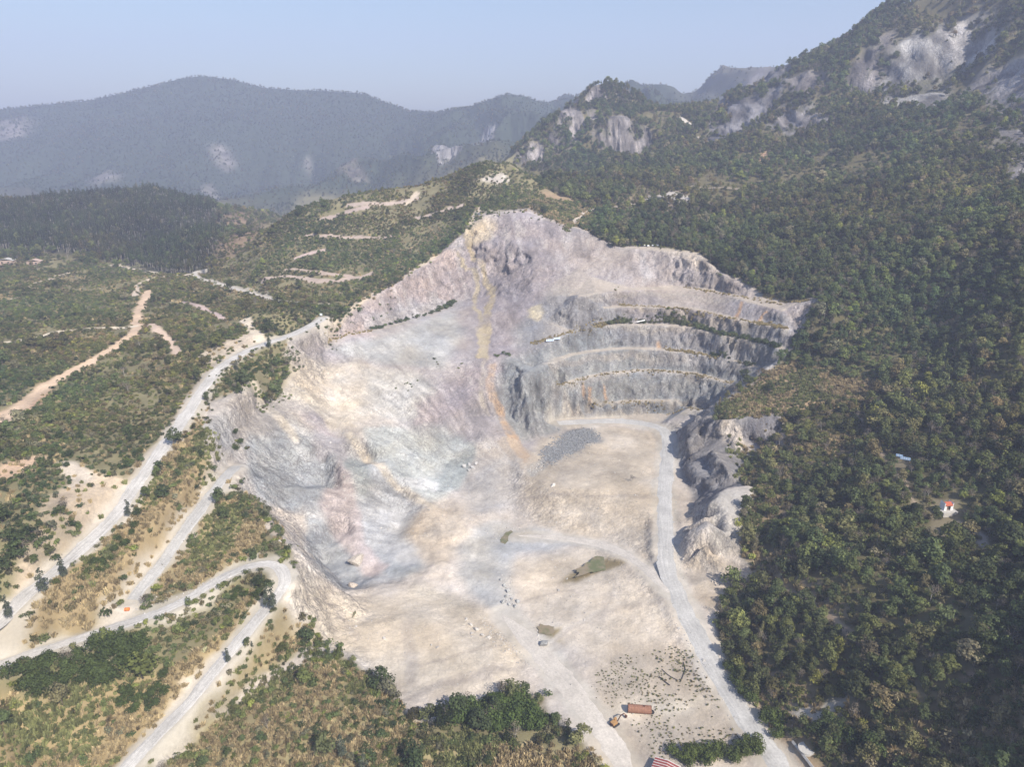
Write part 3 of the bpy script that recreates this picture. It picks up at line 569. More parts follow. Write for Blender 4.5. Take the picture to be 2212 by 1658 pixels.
def land_material():
    m, nt, b = newmat("earth and rock"); L = nt.links.new
    at = N(nt, 'ShaderNodeAttribute', attribute_name='col'); rk = N(nt, 'ShaderNodeAttribute', attribute_name='rock')
    geo = N(nt, 'ShaderNodeNewGeometry'); P = geo.outputs['Position']
    mp = N(nt, 'ShaderNodeMapping'); L(P, mp.inputs['Vector']); mp.inputs['Scale'].default_value = (1, 1, .45); PV = mp.outputs[0]
    a = noise(nt, P, .9, 6, .7); c = noise(nt, PV, .12, 7, .65, .6); e = noise(nt, P, .035, 5, .6, .8)
    col = mix(nt, at.outputs['Color'], (1, 1, 1), 0)
    rf = math_(nt, 'ADD', math_(nt, 'MULTIPLY', rk.outputs['Fac'], .7), .3); one = lambda x: math_(nt, 'ADD', 1.0, math_(nt, 'MULTIPLY', x, rf))
    val = math_(nt, 'MULTIPLY', one(remap(nt, a, .25, .75, -.28, .28)), one(remap(nt, c, .3, .7, -.24, .24)))
    val = math_(nt, 'MULTIPLY', val, remap(nt, e, .3, .7, .86, 1.14))
    vv = N(nt, 'ShaderNodeVectorMath', operation='SCALE'); L(at.outputs['Color'], vv.inputs[0]); L(val, vv.inputs['Scale'])
    # cracks and loose stones in the rock
    mp2 = N(nt, 'ShaderNodeMapping'); L(P, mp2.inputs['Vector']); mp2.inputs['Scale'].default_value = (.30, .30, .2); mp2.inputs['Rotation'].default_value = (.3, .2, .5)
    dn = noise(nt, P, .25, 4, .6); vd = N(nt, 'ShaderNodeVectorMath', operation='ADD'); L(mp2.outputs[0], vd.inputs[0]); L(dn, vd.inputs[1])
    vo = N(nt, 'ShaderNodeTexVoronoi', feature='DISTANCE_TO_EDGE', Scale=1.0); L(vd.outputs[0], vo.inputs['Vector'])
    vc = N(nt, 'ShaderNodeTexVoronoi', feature='F1', Scale=1.0); L(vd.outputs[0], vc.inputs['Vector'])
    crack = remap(nt, vo.outputs['Distance'], 0, .07, 1, 0)
    ccol = mix(nt, vv.outputs[0], (.12, .11, .10), math_(nt, 'MULTIPLY', crack, math_(nt, 'MULTIPLY', rk.outputs['Fac'], math_(nt, 'MULTIPLY', remap(nt, c, .46, .58, 0, .75), 1))))
    mpj = N(nt, 'ShaderNodeMapping'); L(P, mpj.inputs['Vector']); mpj.inputs['Scale'].default_value = (1, .8, .3); jj = N(nt, 'ShaderNodeTexNoise', Scale=.22, Detail=7, Roughness=.66, Distortion=.7); L(mpj.outputs[0], jj.inputs['Vector'])
    jd = remap(nt, math_(nt, 'ABSOLUTE', math_(nt, 'SUBTRACT', jj.outputs['Fac'], .5)), .0, .045, .72, 0)
    jk = N(nt, 'ShaderNodeTexNoise', Scale=.62, Detail=5, Roughness=.6, Distortion=.9); L(mpj.outputs[0], jk.inputs['Vector'])
    jd2 = remap(nt, math_(nt, 'ABSOLUTE', math_(nt, 'SUBTRACT', jk.outputs['Fac'], .5)), .0, .03, .5, 0); jd = math_(nt, 'MAXIMUM', jd, jd2)
    ccol = mix(nt, ccol, (.13, .12, .12), math_(nt, 'MULTIPLY', jd, math_(nt, 'POWER', rk.outputs['Fac'], 1.5)))
    sp = noise(nt, P, 3.2, 2, .5); ccol = mix(nt, ccol, (.62, .58, .52), math_(nt, 'MULTIPLY', remap(nt, sp, .70, .74, 0, .5), rk.outputs['Fac']))
    L(ccol, b.inputs['Base Color'])
    hgt = math_(nt, 'ADD', math_(nt, 'MULTIPLY', c, math_(nt, 'ADD', math_(nt, 'MULTIPLY', rk.outputs['Fac'], 1.3), .25)), math_(nt, 'MULTIPLY', a, math_(nt, 'ADD', math_(nt, 'MULTIPLY', rk.outputs['Fac'], .25), .10)))
    mp3 = N(nt, 'ShaderNodeMapping'); L(P, mp3.inputs['Vector']); mp3.inputs['Scale'].default_value = (.8, .8, .35); rg = N(nt, 'ShaderNodeTexNoise', Scale=.5, Detail=5, Roughness=.62, Distortion=.3); L(mp3.outputs[0], rg.inputs['Vector'])
    rdg = math_(nt, 'ABSOLUTE', math_(nt, 'SUBTRACT', rg.outputs['Fac'], .5))
    vc2 = N(nt, 'ShaderNodeTexVoronoi', feature='F1', Scale=2.6); L(vd.outputs[0], vc2.inputs['Vector'])
    rr_ = math_(nt, 'ADD', math_(nt, 'MULTIPLY', rdg, -2.6), math_(nt, 'ADD', math_(nt, 'MULTIPLY', vc.outputs['Distance'], -1.3), math_(nt, 'MULTIPLY', vc2.outputs['Distance'], -.4)))
    hgt = math_(nt, 'ADD', hgt, math_(nt, 'MULTIPLY', rr_, math_(nt, 'POWER', rk.outputs['Fac'], 1.6)))
    bp = N(nt, 'ShaderNodeBump', Strength=.7, Distance=1.0); L(hgt, bp.inputs['Height']); L(bp.outputs[0], b.inputs['Normal'])
    return m
LAND = land_material()

def grid_mesh(name, fmask, mat=LAND):
    idx = np.arange(NX * NY).reshape(NY, NX)
    f = np.stack([idx[:-1, :-1], idx[:-1, 1:], idx[1:, 1:], idx[1:, :-1]], -1)[fmask]
    used, inv = np.unique(f.ravel(), return_inverse=True)
    P = np.stack([XX + DX, YY + DY, ZFIN], -1).reshape(-1, 3)[used]
    me = bpy.data.meshes.new(name); me.vertices.add(len(P)); me.vertices.foreach_set('co', P.ravel())
    me.loops.add(len(inv)); me.loops.foreach_set('vertex_index', inv.astype(np.int32))
    me.polygons.add(len(f)); me.polygons.foreach_set('loop_start', np.arange(len(f), dtype=np.int32) * 4)
    me.update(calc_edges=True)
    me.polygons.foreach_set('use_smooth', np.ones(len(f), bool))
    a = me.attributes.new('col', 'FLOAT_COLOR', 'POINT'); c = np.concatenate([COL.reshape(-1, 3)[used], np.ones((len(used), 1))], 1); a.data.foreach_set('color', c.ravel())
    a = me.attributes.new('rock', 'FLOAT', 'POINT'); a.data.foreach_set('value', (np.clip(np.maximum(Q * (.30 + .35 * blur(np.clip((slope - .1) / .35, 0, 1), 1.5) + .45 * steep + .12 * fbm(XX, YY, scale=30, oct=3, seed=49)), rock * (1 - Q1)), 0, 1) * keep).ravel()[used])
    me.materials.append(mat); o = bpy.data.objects.new(name, me); C.objects.link(o); o['kind'] = 'structure'
    return o
q4 = (Q[:-1, :-1] > .5) & (YY[:-1, :-1] < 800)
far = (YY[:-1, :-1] > 1550) | ((YY[:-1, :-1] > 820) & (XX[:-1, :-1] < 40))
peak = (~far) & (YY[:-1, :-1] > 820)
near = ~(far | peak | q4)
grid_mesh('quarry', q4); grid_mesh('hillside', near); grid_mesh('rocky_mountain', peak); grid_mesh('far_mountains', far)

def road_material(name, base, track):
    m, nt, b = newmat(name); L = nt.links.new
    uv = N(nt, 'ShaderNodeUVMap', uv_map='UVMap'); sep = N(nt, 'ShaderNodeSeparateXYZ'); L(uv.outputs[0], sep.inputs[0])
    geo = N(nt, 'ShaderNodeNewGeometry'); P = geo.outputs['Position']
    mp = N(nt, 'ShaderNodeMapping'); L(uv.outputs[0], mp.inputs['Vector']); mp.inputs['Scale'].default_value = (4.2, .03, 1)
    st = noise(nt, mp.outputs[0], 2.2, 4, .6, .3); g = noise(nt, P, 1.2, 6, .7); g2 = noise(nt, P, .12, 4, .6)
    c = mix(nt, base, track, remap(nt, st, .35, .70, 0, .85)); c2 = N(nt, 'ShaderNodeVectorMath', operation='SCALE'); L(c, c2.inputs[0])
    L(math_(nt, 'MULTIPLY', remap(nt, g, .3, .7, .82, 1.18), remap(nt, g2, .3, .7, .85, 1.15)), c2.inputs['Scale']); L(c2.outputs[0], b.inputs['Base Color'])
    bp = N(nt, 'ShaderNodeBump', Strength=.4, Distance=.3); L(g, bp.inputs['Height']); L(bp.outputs[0], b.inputs['Normal'])
    return m
RM = {'gravel': road_material('pale gravel', (.40,.38,.355), (.60,.575,.54)), 'grey': road_material('grey crushed stone', (.38,.37,.355), (.50,.485,.46)), 'pale': road_material('pale dirt track', (.49,.45,.40), (.545,.50,.45)), 'cream': road_material('sandy dirt', (.55,.47,.37), (.6,.53,.43))}
def ribbon(name, w, wd, mat, lift=.12, taper=False):
    w = np.array(w); d = [0]
    for a, b in zip(w[:-1], w[1:]): d.append(d[-1] + math.dist(a, b))
    s = np.arange(0, d[-1], 2.0); p = np.stack([np.interp(s, d, w[:, k]) for k in range(3)], 1)
    t = np.gradient(p[:, :2], axis=0); t /= np.linalg.norm(t, axis=1)[:, None] + 1e-9; nrm = np.stack([-t[:, 1], t[:, 0]], 1)
    K = 9; V = []; U = []
    for i in range(len(p)):
        for k in range(K):
            u = k / (K - 1) - .5; e = 1 + (.16 * vnoise(np.array([s[i] * .12]), np.array([float(k > K / 2) * 9]), seed=5)[0] + (.16 * vnoise(np.array([s[i] * .45]), np.array([float(k > K / 2) * 9]), seed=6)[0] if k in (0, K - 1) else 0))
            if taper: e *= min(1, .15 + min(s[i], s[-1] - s[i] + 8) / 22)
            x, y = p[i, 0] + nrm[i, 0] * u * wd * e, p[i, 1] + nrm[i, 1] * u * wd * e
            z = max(p[i, 2], float(H(np.array([x]), np.array([y]))[0])) + lift - (.2 if k in (0, K - 1) else 0)
            V.append((x, y, z)); U.append((u + .5, s[i]))
    F = [(i * K + k, (i + 1) * K + k, (i + 1) * K + k + 1, i * K + k + 1)[::-1] for i in range(len(p) - 1) for k in range(K - 1)]
    me = bpy.data.meshes.new(name); me.from_pydata(V, [], F); uvl = me.uv_layers.new(name='UVMap')
    for lp in me.loops: uvl.data[lp.index].uv = U[lp.vertex_index]
    for q in me.polygons: q.use_smooth = True
    me.materials.append(mat); o = bpy.data.objects.new(name, me); C.objects.link(o); o['kind'] = 'structure'; return o
for name, (pts, wd, mt) in ROADS.items(): ribbon('mountain_road' if 'pass' in name else name, road_w[name], wd, RM[mt], lift=.12 if mt != 'cream' else .14, taper=mt == 'pale' and 'pass' not in name)
# ------------------------------------------------------------------ vegetation
def leaf_material(name, base, dark, bright, rough=.8):
    m, nt, b = newmat(name); L = nt.links.new
    ti = N(nt, 'ShaderNodeAttribute', attribute_name='tint'); ti.attribute_type = 'INSTANCER'
    sh = N(nt, 'ShaderNodeAttribute', attribute_name='leaf')
    c = mix(nt, dark, bright, sh.outputs['Fac'])
    c = mix(nt, c, (1, 1, 1), 0)
    mu = N(nt, 'ShaderNodeVectorMath', operation='MULTIPLY'); L(c, mu.inputs[0]); L(ti.outputs['Color'], mu.inputs[1])
    L(mu.outputs[0], b.inputs['Base Color']); b.inputs['Roughness'].default_value = rough
    tr = nt.nodes.new('ShaderNodeBsdfTranslucent'); L(mu.outputs[0], tr.inputs['Color']); ms = nt.nodes.new('ShaderNodeMixShader'); ms.inputs[0].default_value = .3; L(b.outputs[0], ms.inputs[1]); L(tr.outputs[0], ms.inputs[2]); L(ms.outputs[0], nt.nodes['Material Output'].inputs['Surface'])
    return m
LEAF = leaf_material('foliage', None, (.60,.60,.62), (1.35,1.3,1.15))
BARK, _, bb = newmat('bark'); bb.inputs['Base Color'].default_value = (.17, .14, .11, 1)
BARKP, _, bb = newmat('pale bark'); bb.inputs['Base Color'].default_value = (.36, .33, .29, 1)

def quads_mesh(name, cen, nrm, size, shade, extra=None, mats=(LEAF,)):
    """many small leaf faces: centre, facing, size and shade each; extra = (verts, faces, material index)"""
    n = len(cen); up = rng.normal(size=(n, 3)); t = np.cross(nrm, up); t /= np.linalg.norm(t, axis=1)[:, None] + 1e-9; b = np.cross(nrm, t)
    s = size[:, None]; asp = rng.uniform(.6, 1.0, (n, 1))
    V = np.stack([cen + t * s, cen + b * s * asp, cen - t * s, cen - b * s * asp], 1).reshape(-1, 3)
    F = [tuple(range(4 * i, 4 * i + 4)) for i in range(n)]; sh = np.repeat(shade, 4); mi = [0] * n
    V = V.tolist()
    if extra:
        o = len(V); V += extra[0]; F += [tuple(o + k for k in f) for f in extra[1]]; sh = np.concatenate([sh, np.full(len(extra[0]), .5)]); mi += [extra[2]] * len(extra[1])
    me = bpy.data.meshes.new(name); me.from_pydata(V, [], F)
    a = me.attributes.new('leaf', 'FLOAT', 'POINT'); a.data.foreach_set('value', sh.astype(np.float32))
    for m in mats: me.materials.append(m)
    me.polygons.foreach_set('material_index', mi)
    return me
def tube(pts, rad, k=5):
    V, F = [], []
    for i, (p, r) in enumerate(zip(pts, rad)):
        for j in range(k): a = 2 * math.pi * j / k; V.append((p[0] + r * math.cos(a), p[1] + r * math.sin(a), p[2]))
        if i: F += [((i - 1) * k + j, (i - 1) * k + (j + 1) % k, i * k + (j + 1) % k, i * k + j) for j in range(k)]
    return V, F
def join(parts):
    V, F = [], []
    for v, f in parts: o = len(V); V += v; F += [tuple(o + k for k in q) for q in f]
    return V, F
def crown(lumps, n, leaf, seed, droop=0):
    """leaf faces spread over several uneven lumps: (x, y, z, rx, rz) in metres"""
    r = np.random.default_rng(seed); L = np.array(lumps); w = L[:, 3] ** 2; w /= w.sum()
    which = r.choice(len(L), n, p=w); d = r.normal(size=(n, 3)); d[:, 2] = np.where(d[:, 2] < -.35, -d[:, 2], d[:, 2]); d /= np.linalg.norm(d, axis=1)[:, None]
    rad = np.clip(1 + r.normal(0, .09, n) + .16 * np.sin(d[:, 0] * 7 + seed) * np.cos(d[:, 1] * 6 + d[:, 2] * 5), .6, 1.3)
    rad = np.where(r.random(n) < .18, rad * r.uniform(.4, .95, n), rad)
    sc = np.stack([L[which, 3], L[which, 3], L[which, 4]], 1)
    c = L[which, :3] + d * rad[:, None] * sc
    nn = d / sc; nn /= np.linalg.norm(nn, axis=1)[:, None]; nn = nn + r.normal(0, .42, (n, 3)); nn /= np.linalg.norm(nn, axis=1)[:, None]
    tone = r.random(len(L)); shade = np.clip(.25 + .5 * tone[which] + r.normal(0, .22, n), 0, 1)
    return c, nn, leaf * r.uniform(.6, 1.25, n), shade
def make_tree(kind, seed):
    r = random.Random(seed); ls = []
    if kind == 'broad':                                     # unit: about 8 m tall, 6 m wide
        for k in range(9): a = r.uniform(0, 6.28); q = r.uniform(.5, 2.1); ls.append((math.cos(a) * q, math.sin(a) * q, r.uniform(3.2, 6.4) - q * .5, r.uniform(1.0, 1.7), r.uniform(.9, 1.4)))
        ls.append((0, 0, 6.3, 1.5, 1.3)); c = crown(ls, 620, .34, seed)
        tr = [tube([(0, 0, -1.5), (.1, 0, 2), (.1, .1, 5)], [.22, .16, .07])] + [tube([(0, 0, 1.8 + .3 * k), (math.cos(k * 2.1) * 1.6, math.sin(k * 2.1) * 1.6, 4.2)], [.09, .03], 4) for k in range(3)]; bark = BARK
    elif kind == 'shrub':                                   # 2 m tall, 3 m wide
        for k in range(5): a = r.uniform(0, 6.28); q = r.uniform(.2, .95); ls.append((math.cos(a) * q, math.sin(a) * q, r.uniform(.5, 1.2), r.uniform(.55, .9), r.uniform(.5, .8)))
        c = crown(ls, 170, .22, seed); tr = [tube([(0, 0, -.5), (0, 0, .8)], [.06, .03], 4)]; bark = BARK
    elif kind == 'pine':                                    # 15 m tall with bare lower stem
        for k in range(7): z = 8.2 + k * 1.05; q = (1 - k / 8) * .9; a = r.uniform(0, 6.28); ls.append((math.cos(a) * q, math.sin(a) * q, z, 2.1 * (1 - k / 13) * r.uniform(.75, 1.2), 1.0))
        c = crown(ls, 330, .34, seed); tr = [tube([(0, 0, -2), (.1, 0, 8), (0, 0, 15)], [.24, .17, .04], 5)]; bark = BARKP
    elif kind == 'tall':                                    # slim upright broadleaf (eucalyptus form), 10 m
        for k in range(9): z = 2.3 + k * .85; q = .75 * math.sin(.4 + k * .3); a = r.uniform(0, 6.28); ls.append((math.cos(a) * q, math.sin(a) * q, z, 1.35 * (1 - k / 13), 1.0))
        c = crown(ls, 720, .25, seed); tr = [tube([(0, 0, -1), (.1, 0, 4), (0, 0, 9.5)], [.16, .12, .03])]; bark = BARKP
    elif kind == 'bare':                                    # leafless or thin grey crown, 7 m
        for k in range(7): a = r.uniform(0, 6.28); q = r.uniform(.4, 1.8); ls.append((math.cos(a) * q, math.sin(a) * q, r.uniform(3.2, 5.8), 1.3, 1.3))
        c = list(crown(ls, 330, .16, seed)); tr = [tube([(0, 0, -1), (0, 0, 3), (.1, 0, 6)], [.15, .1, .03])] + [tube([(0, 0, 2.2 + .3 * k), (math.cos(k * 1.3) * 1.9, math.sin(k * 1.3) * 1.9, 5.2 + .2 * (k % 3))], [.07, .02], 3) for k in range(7)]; bark = BARKP
    return c, join(tr), bark
def tree_meshes(kind, seed, split=False):
    c, tr, bark = make_tree(kind, seed)
    if split:
        cm = quads_mesh(kind + '_crown', *c); tm = bpy.data.meshes.new(kind + '_trunk'); tm.from_pydata(tr[0], [], tr[1]); tm.materials.append(bark); return cm, tm
    return quads_mesh(kind, *c, extra=(tr[0], tr[1], 1), mats=(LEAF, bark))
def tuft_mesh(seed):
    r = np.random.default_rng(seed); n = 55; a = r.uniform(0, 6.28, n); q = r.uniform(0, .7, n); V, F, S = [], [], []
    for i in range(n):
        x, y = q[i] * math.cos(a[i]), q[i] * math.sin(a[i]); h = r.uniform(.7, 1.6); lx, ly = r.normal(0, .35, 2); wx, wy = r.normal(0, .11, 2); o = len(V)
        V += [(x - wx, y - wy, -.2), (x + wx, y + wy, -.2), (x + lx * .5 + wx, y + ly * .5 + wy, h * .7), (x + lx, y + ly, h)]; F.append((o, o + 1, o + 2, o + 3)); S += [r.random()] * 4
    me = bpy.data.meshes.new('tuft'); me.from_pydata(V, [], F); at = me.attributes.new('leaf', 'FLOAT', 'POINT'); at.data.foreach_set('value', np.array(S, np.float32)); me.materials.append(LEAF); return me

def proto_collection(name, meshes):
    c = bpy.data.collections.new(name)                      # not linked to the scene: only the scatter reads it
    for i, me in enumerate(meshes): o = bpy.data.objects.new('%s_form_%02d' % (name, i), me); c.objects.link(o)
    return c
def scatter(name, pos, scale, rot, tint, idx, col, label=None):
    me = bpy.data.meshes.new(name); me.from_pydata(pos.tolist(), [], [])
    for nm, ty, fld, v in (('rot', 'FLOAT_VECTOR', 'vector', rot), ('scl', 'FLOAT_VECTOR', 'vector', scale), ('tint', 'FLOAT_COLOR', 'color', np.c_[tint, np.ones(len(pos))])):
        a = me.attributes.new(nm, ty, 'POINT'); a.data.foreach_set(fld, v.astype(np.float32).ravel())
    a = me.attributes.new('idx', 'INT', 'POINT'); a.data.foreach_set('value', idx.astype(np.int32))
    o = bpy.data.objects.new(name, me); C.objects.link(o); o['kind'] = 'stuff'
    ng = bpy.data.node_groups.new(name, 'GeometryNodeTree'); ng.interface.new_socket('Geometry', in_out='INPUT', socket_type='NodeSocketGeometry'); ng.interface.new_socket('Geometry', in_out='OUTPUT', socket_type='NodeSocketGeometry')
    gi, go = ng.nodes.new('NodeGroupInput'), ng.nodes.new('NodeGroupOutput'); L = ng.links.new
    ci = ng.nodes.new('GeometryNodeCollectionInfo'); ci.inputs['Collection'].default_value = col; ci.inputs['Separate Children'].default_value = True; ci.inputs['Reset Children'].default_value = True
    ip = ng.nodes.new('GeometryNodeInstanceOnPoints'); ip.inputs['Pick Instance'].default_value = True
    def na(nm, ty): n = ng.nodes.new('GeometryNodeInputNamedAttribute'); n.data_type = ty; n.inputs['Name'].default_value = nm; return n.outputs['Attribute']
    L(gi.outputs[0], ip.inputs['Points']); L(ci.outputs[0], ip.inputs['Instance']); L(na('idx', 'INT'), ip.inputs['Instance Index']); L(na('rot', 'FLOAT_VECTOR'), ip.inputs['Rotation']); L(na('scl', 'FLOAT_VECTOR'), ip.inputs['Scale']); L(ip.outputs[0], go.inputs[0])
    md = o.modifiers.new('scatter', 'NODES'); md.node_group = ng
    return o
CO = {k: proto_collection(k, [tree_meshes(k, 10 * j + q) for q in range(n)]) for j, (k, n) in enumerate((('broad', 5), ('shrub', 4), ('pine', 3), ('tall', 2), ('bare', 2)))}
CO['tuft'] = proto_collection('tuft', [tuft_mesh(q) for q in range(3)])
ALL = bpy.data.collections.new('mixed'); MIX = []
for k in ('broad', 'shrub', 'pine', 'tall', 'bare'):
    pass

def in_view(x, y, z, pad=.30):
    dx, dy, dz = x, y, z - CAMZ; dep = dy * cP - dz * sP; up = dy * sP + dz * cP
    return (dep > 5) & (np.abs(dx / dep) < (1106 / FPX) * (1 + pad) + 6 / np.maximum(dep, 1)) & (np.abs(up / dep) < (829 / FPX) * (1 + pad) + 10 / np.maximum(dep, 1))
def jitter_grid(x0, x1, y0, y1, d, seed):
    r = np.random.default_rng(seed); X, Y = np.meshgrid(np.arange(x0, x1, d), np.arange(y0, y1, d)); X = X + r.uniform(-.5, .5, X.shape) * d; Y = Y + r.uniform(-.5, .5, Y.shape) * d
    return X.ravel(), Y.ravel(), r
def project(x, y, z):
    dx, dy, dz = x, y, z - CAMZ; dep = dy * cP - dz * sP; up = dy * sP + dz * cP
    return 1106 + FPX * dx / dep, 829 - FPX * up / dep
sT, sS, sD, sP_, sK, sQ = sampler(tree), sampler(shrub), sampler(dry), sampler(pine), sampler(road_keep), sampler(Q)
GREENS = np.array([(.118,.140,.062), (.100,.128,.062), (.150,.165,.062), (.085,.104,.056), (.155,.150,.078), (.185,.150,.095), (.225,.235,.060), (.21,.18,.145)])
def tints(r, n, w, x, y):
    w = np.array(w, float); base = GREENS[r.choice(len(GREENS), n, p=w / w.sum())]
    pat = fbm(x, y, scale=45, oct=3, seed=61)[:, None]; pat2 = fbm(x, y, scale=90, oct=2, seed=62)[:, None]
    base = base * np.array((1.12, 1.18, .90)); base = base * .80 + base.mean(1, keepdims=True) * np.array((1.02, 1.0, .86)) * .20; return np.clip(base * (1 + r.normal(0, .20, (n, 1)) + pat * .5) * (1 + pat2 * np.array((.25, .05, .0))), .012, .5)
def put(name, kind, x, y, r, smin, smax, w, sink=.1, tilt=.08, grow=None):
    z = H(x, y); v = in_view(x, y, z + 4); x, y, z = x[v], y[v], z[v]; n = len(x)
    s = (smin + (smax - smin) * r.beta(1.6, 2.4, n)) * (1 if grow is None else grow[v]) * (1 + .38 * fbm(x, y, scale=32, oct=3, seed=68)); sc = np.stack([s * r.uniform(.85, 1.15, n), s * r.uniform(.85, 1.15, n), s * r.uniform(.8, 1.2, n)], 1)
    rot = np.stack([r.normal(0, tilt, n), r.normal(0, tilt, n), r.uniform(0, 6.28, n)], 1)
    t = tints(r, n, w, x, y) if len(w) == 8 else np.array(w)[None] * (1 + r.normal(0, .15, (n, 1)))
    print('SCATTER', name, n)
    return dict(name=name, kind=kind, pos=np.stack([x, y, z - sink * s], 1), scale=sc, rot=rot, tint=t, idx=r.integers(0, len(CO[kind].objects), n))
def go(d): return scatter(d['name'], d['pos'], d['scale'], d['rot'], d['tint'], d['idx'], CO[d['kind']])

B = []
# right-hand forest and everything wooded up to 820 m
x, y, r = jitter_grid(-620, 900, 110, 1300, 3.7, 101)
d = sT(x, y) * (1 - sK(x, y)); d = np.where(d < .12, d * .4, d); pat = fbm(x, y, scale=25, oct=3, seed=63)
gap = np.clip((fbm(x, y, scale=55, oct=4, seed=67) - .16) * 6, 0, .75); k = (r.random(len(x)) < d * (.95 - gap)) & (y < 1300); x1, y1 = x[k], y[k]; q = r.random(len(x1))
WF = [3, 4, 2, 3.2, 1.8, 1.1, .35, .7]
B.append(put('forest', 'broad', x1[q < .72], y1[q < .72], r, .42, 1.6, WF, .3))
B.append(put('forest_saplings', 'tall', x1[(q >= .72) & (q < .84)], y1[(q >= .72) & (q < .84)], r, .55, .95, WF, .2))
B.append(put('forest_bare_trees', 'bare', x1[q >= .85], y1[q >= .85], r, .7, 1.15, (.20, .17, .14), .1))
# undergrowth between the trees
x, y, r = jitter_grid(-300, 620, 110, 700, 2.7, 102)
k = r.random(len(x)) < np.clip(sT(x, y), 0, 1) * .75 * (1 - sK(x, y)); B.append(put('undergrowth', 'shrub', x[k], y[k], r, .7, 2.2, [2, 2, 3, 1, 2, 2, 1, 1], .1))
# scrub on the left
x, y, r = jitter_grid(-640, 430, 110, 960, 2.1, 103)
pt = fbm(x, y, scale=22, oct=3, seed=64); k = r.random(len(x)) < sS(x, y) * np.clip(.80 + pt * 1.8, 0.06, 1) * (1 - sK(x, y)); x1, y1 = x[k], y[k]
B.append(put('scrub', 'shrub', x1, y1, r, .6, 1.65, [2.4, 2, 2.4, 1.6, 2.4, 2.2, .8, 1.3], .1))
k = r.random(len(x1)) < .05; B.append(put('scrub_trees', 'broad', x1[k] + 1, y1[k], r, .35, .7, [3, 3, 2, 3, 1, 1, .6, .8], .2))
# dry grass
x, y, r = jitter_grid(-480, 480, 110, 700, 1.55, 104)
k = r.random(len(x)) < np.clip(sD(x, y) * .95 + sS(x, y) * .10, 0, 1) * (1 - sK(x, y)); x1, y1 = x[k], y[k]
d = put('dry_grass', 'tuft', x1, y1, r, .8, 1.5, (1, 1, 1), 0, .15); n = len(d['pos']); pp = fbm(d['pos'][:, 0], d['pos'][:, 1], scale=18, oct=3, seed=65)
c = np.where((pp + r.normal(0, .16, n) > .02)[:, None], np.array((.22,.235,.11)), np.array((.40,.33,.21))) * (1 + r.normal(0, .2, (n, 1))); d['tint'] = np.clip(c, .02, .6); B.append(d)
# weeds on the quarry floor
x, y, r = jitter_grid(20, 160, 165, 260, 1.15, 105)
sl, m = region([(1300,1440),(1440,1400),(1500,1400),(1560,1500),(1640,1600),(1640,1640),(1400,1640),(1370,1560),(1450,1545),(1290,1530),(1280,1480)], 1); wm = np.zeros_like(ZG); wm[sl] = m; sW = sampler(wm)
pt = fbm(x, y, scale=14, oct=3, seed=66); k = r.random(len(x)) < sW(x, y) * np.clip(.32 + pt * 1.6, .06, .9) * (1 - sK(x, y)); B.append(put('weeds', 'shrub', x[k], y[k], r, .14, .42, [2, 2, 3, 1, 2, 2, .6, 1], .1))
# plants along the benches
xs, ys_ = [], []
def along(pts, n, spread=1.2):
    w = chaikin([hit(*p) for p in pts], 1); t = rng.uniform(0, len(w) - 1.001, n); i = t.astype(int); f_ = t - i
    return w[i, 0] * (1 - f_) + w[i + 1, 0] * f_ + rng.normal(0, spread, n), w[i, 1] * (1 - f_) + w[i + 1, 1] * f_ + rng.normal(0, spread, n) + 1.5
for nm, kind, lst, sc, w in (('bench_bushes', 'shrub', [([(1312,702),(1340,698),(1400,700),(1440,698)], 110), ([(1440,698),(1480,702),(1560,724)], 130), ([(1560,724),(1600,730),(1640,741),(1680,752)], 90), ([(1540,770),(1570,778),(1630,793)], 26), ([(800,714),(900,689),(960,668),(978,655)], 90), ([(1060,775),(1100,768)], 8)], (.7, 1.7), [3, 4, 1, 3, .5, .5, 0, 0]),
    ('bench_grass', 'tuft', [([(1340,661),(1450,664),(1600,692),(1700,711)], 300), ([(1150,746),(1230,722),(1310,703)], 220), ([(1200,842),(1300,811),(1400,802),(1500,810),(1580,830)], 200), ([(1440,757),(1500,764),(1560,775)], 200), ([(1280,884),(1400,868),(1530,886)], 130), ([(700,736),(800,716)], 60), ([(1480,622),(1560,635),(1690,660)], 90), ([(1650,640),(1750,650)], 160), ([(1640,700),(1700,712)], 160)], (.45, .9), (.40, .34, .20)),
    ('quarry_shrubs', 'shrub', [([(770,655),(790,690),(830,665),(850,640)], 14), ([(690,745),(720,700),(760,700)], 26), ([(870,840),(940,790),(1000,795)], 12), ([(505,935),(515,960),(500,975)], 8), ([(480,815),(520,800),(600,770),(640,775)], 170), ([(1335,625),(1337,627)], 4), ([(540,840),(580,860),(600,850)], 60)], (.4, 1.0), [3, 2, 3, 1, 1, 2, 1, 0])):
    X_, Y_ = [], []
    for pts, n in lst:
        a, b = along(pts, n, 3.5 if nm == 'quarry_shrubs' else 1.1); X_.append(a); Y_.append(b)
    B.append(put(nm, kind, np.concatenate(X_), np.concatenate(Y_), rng, sc[0], sc[1], w))
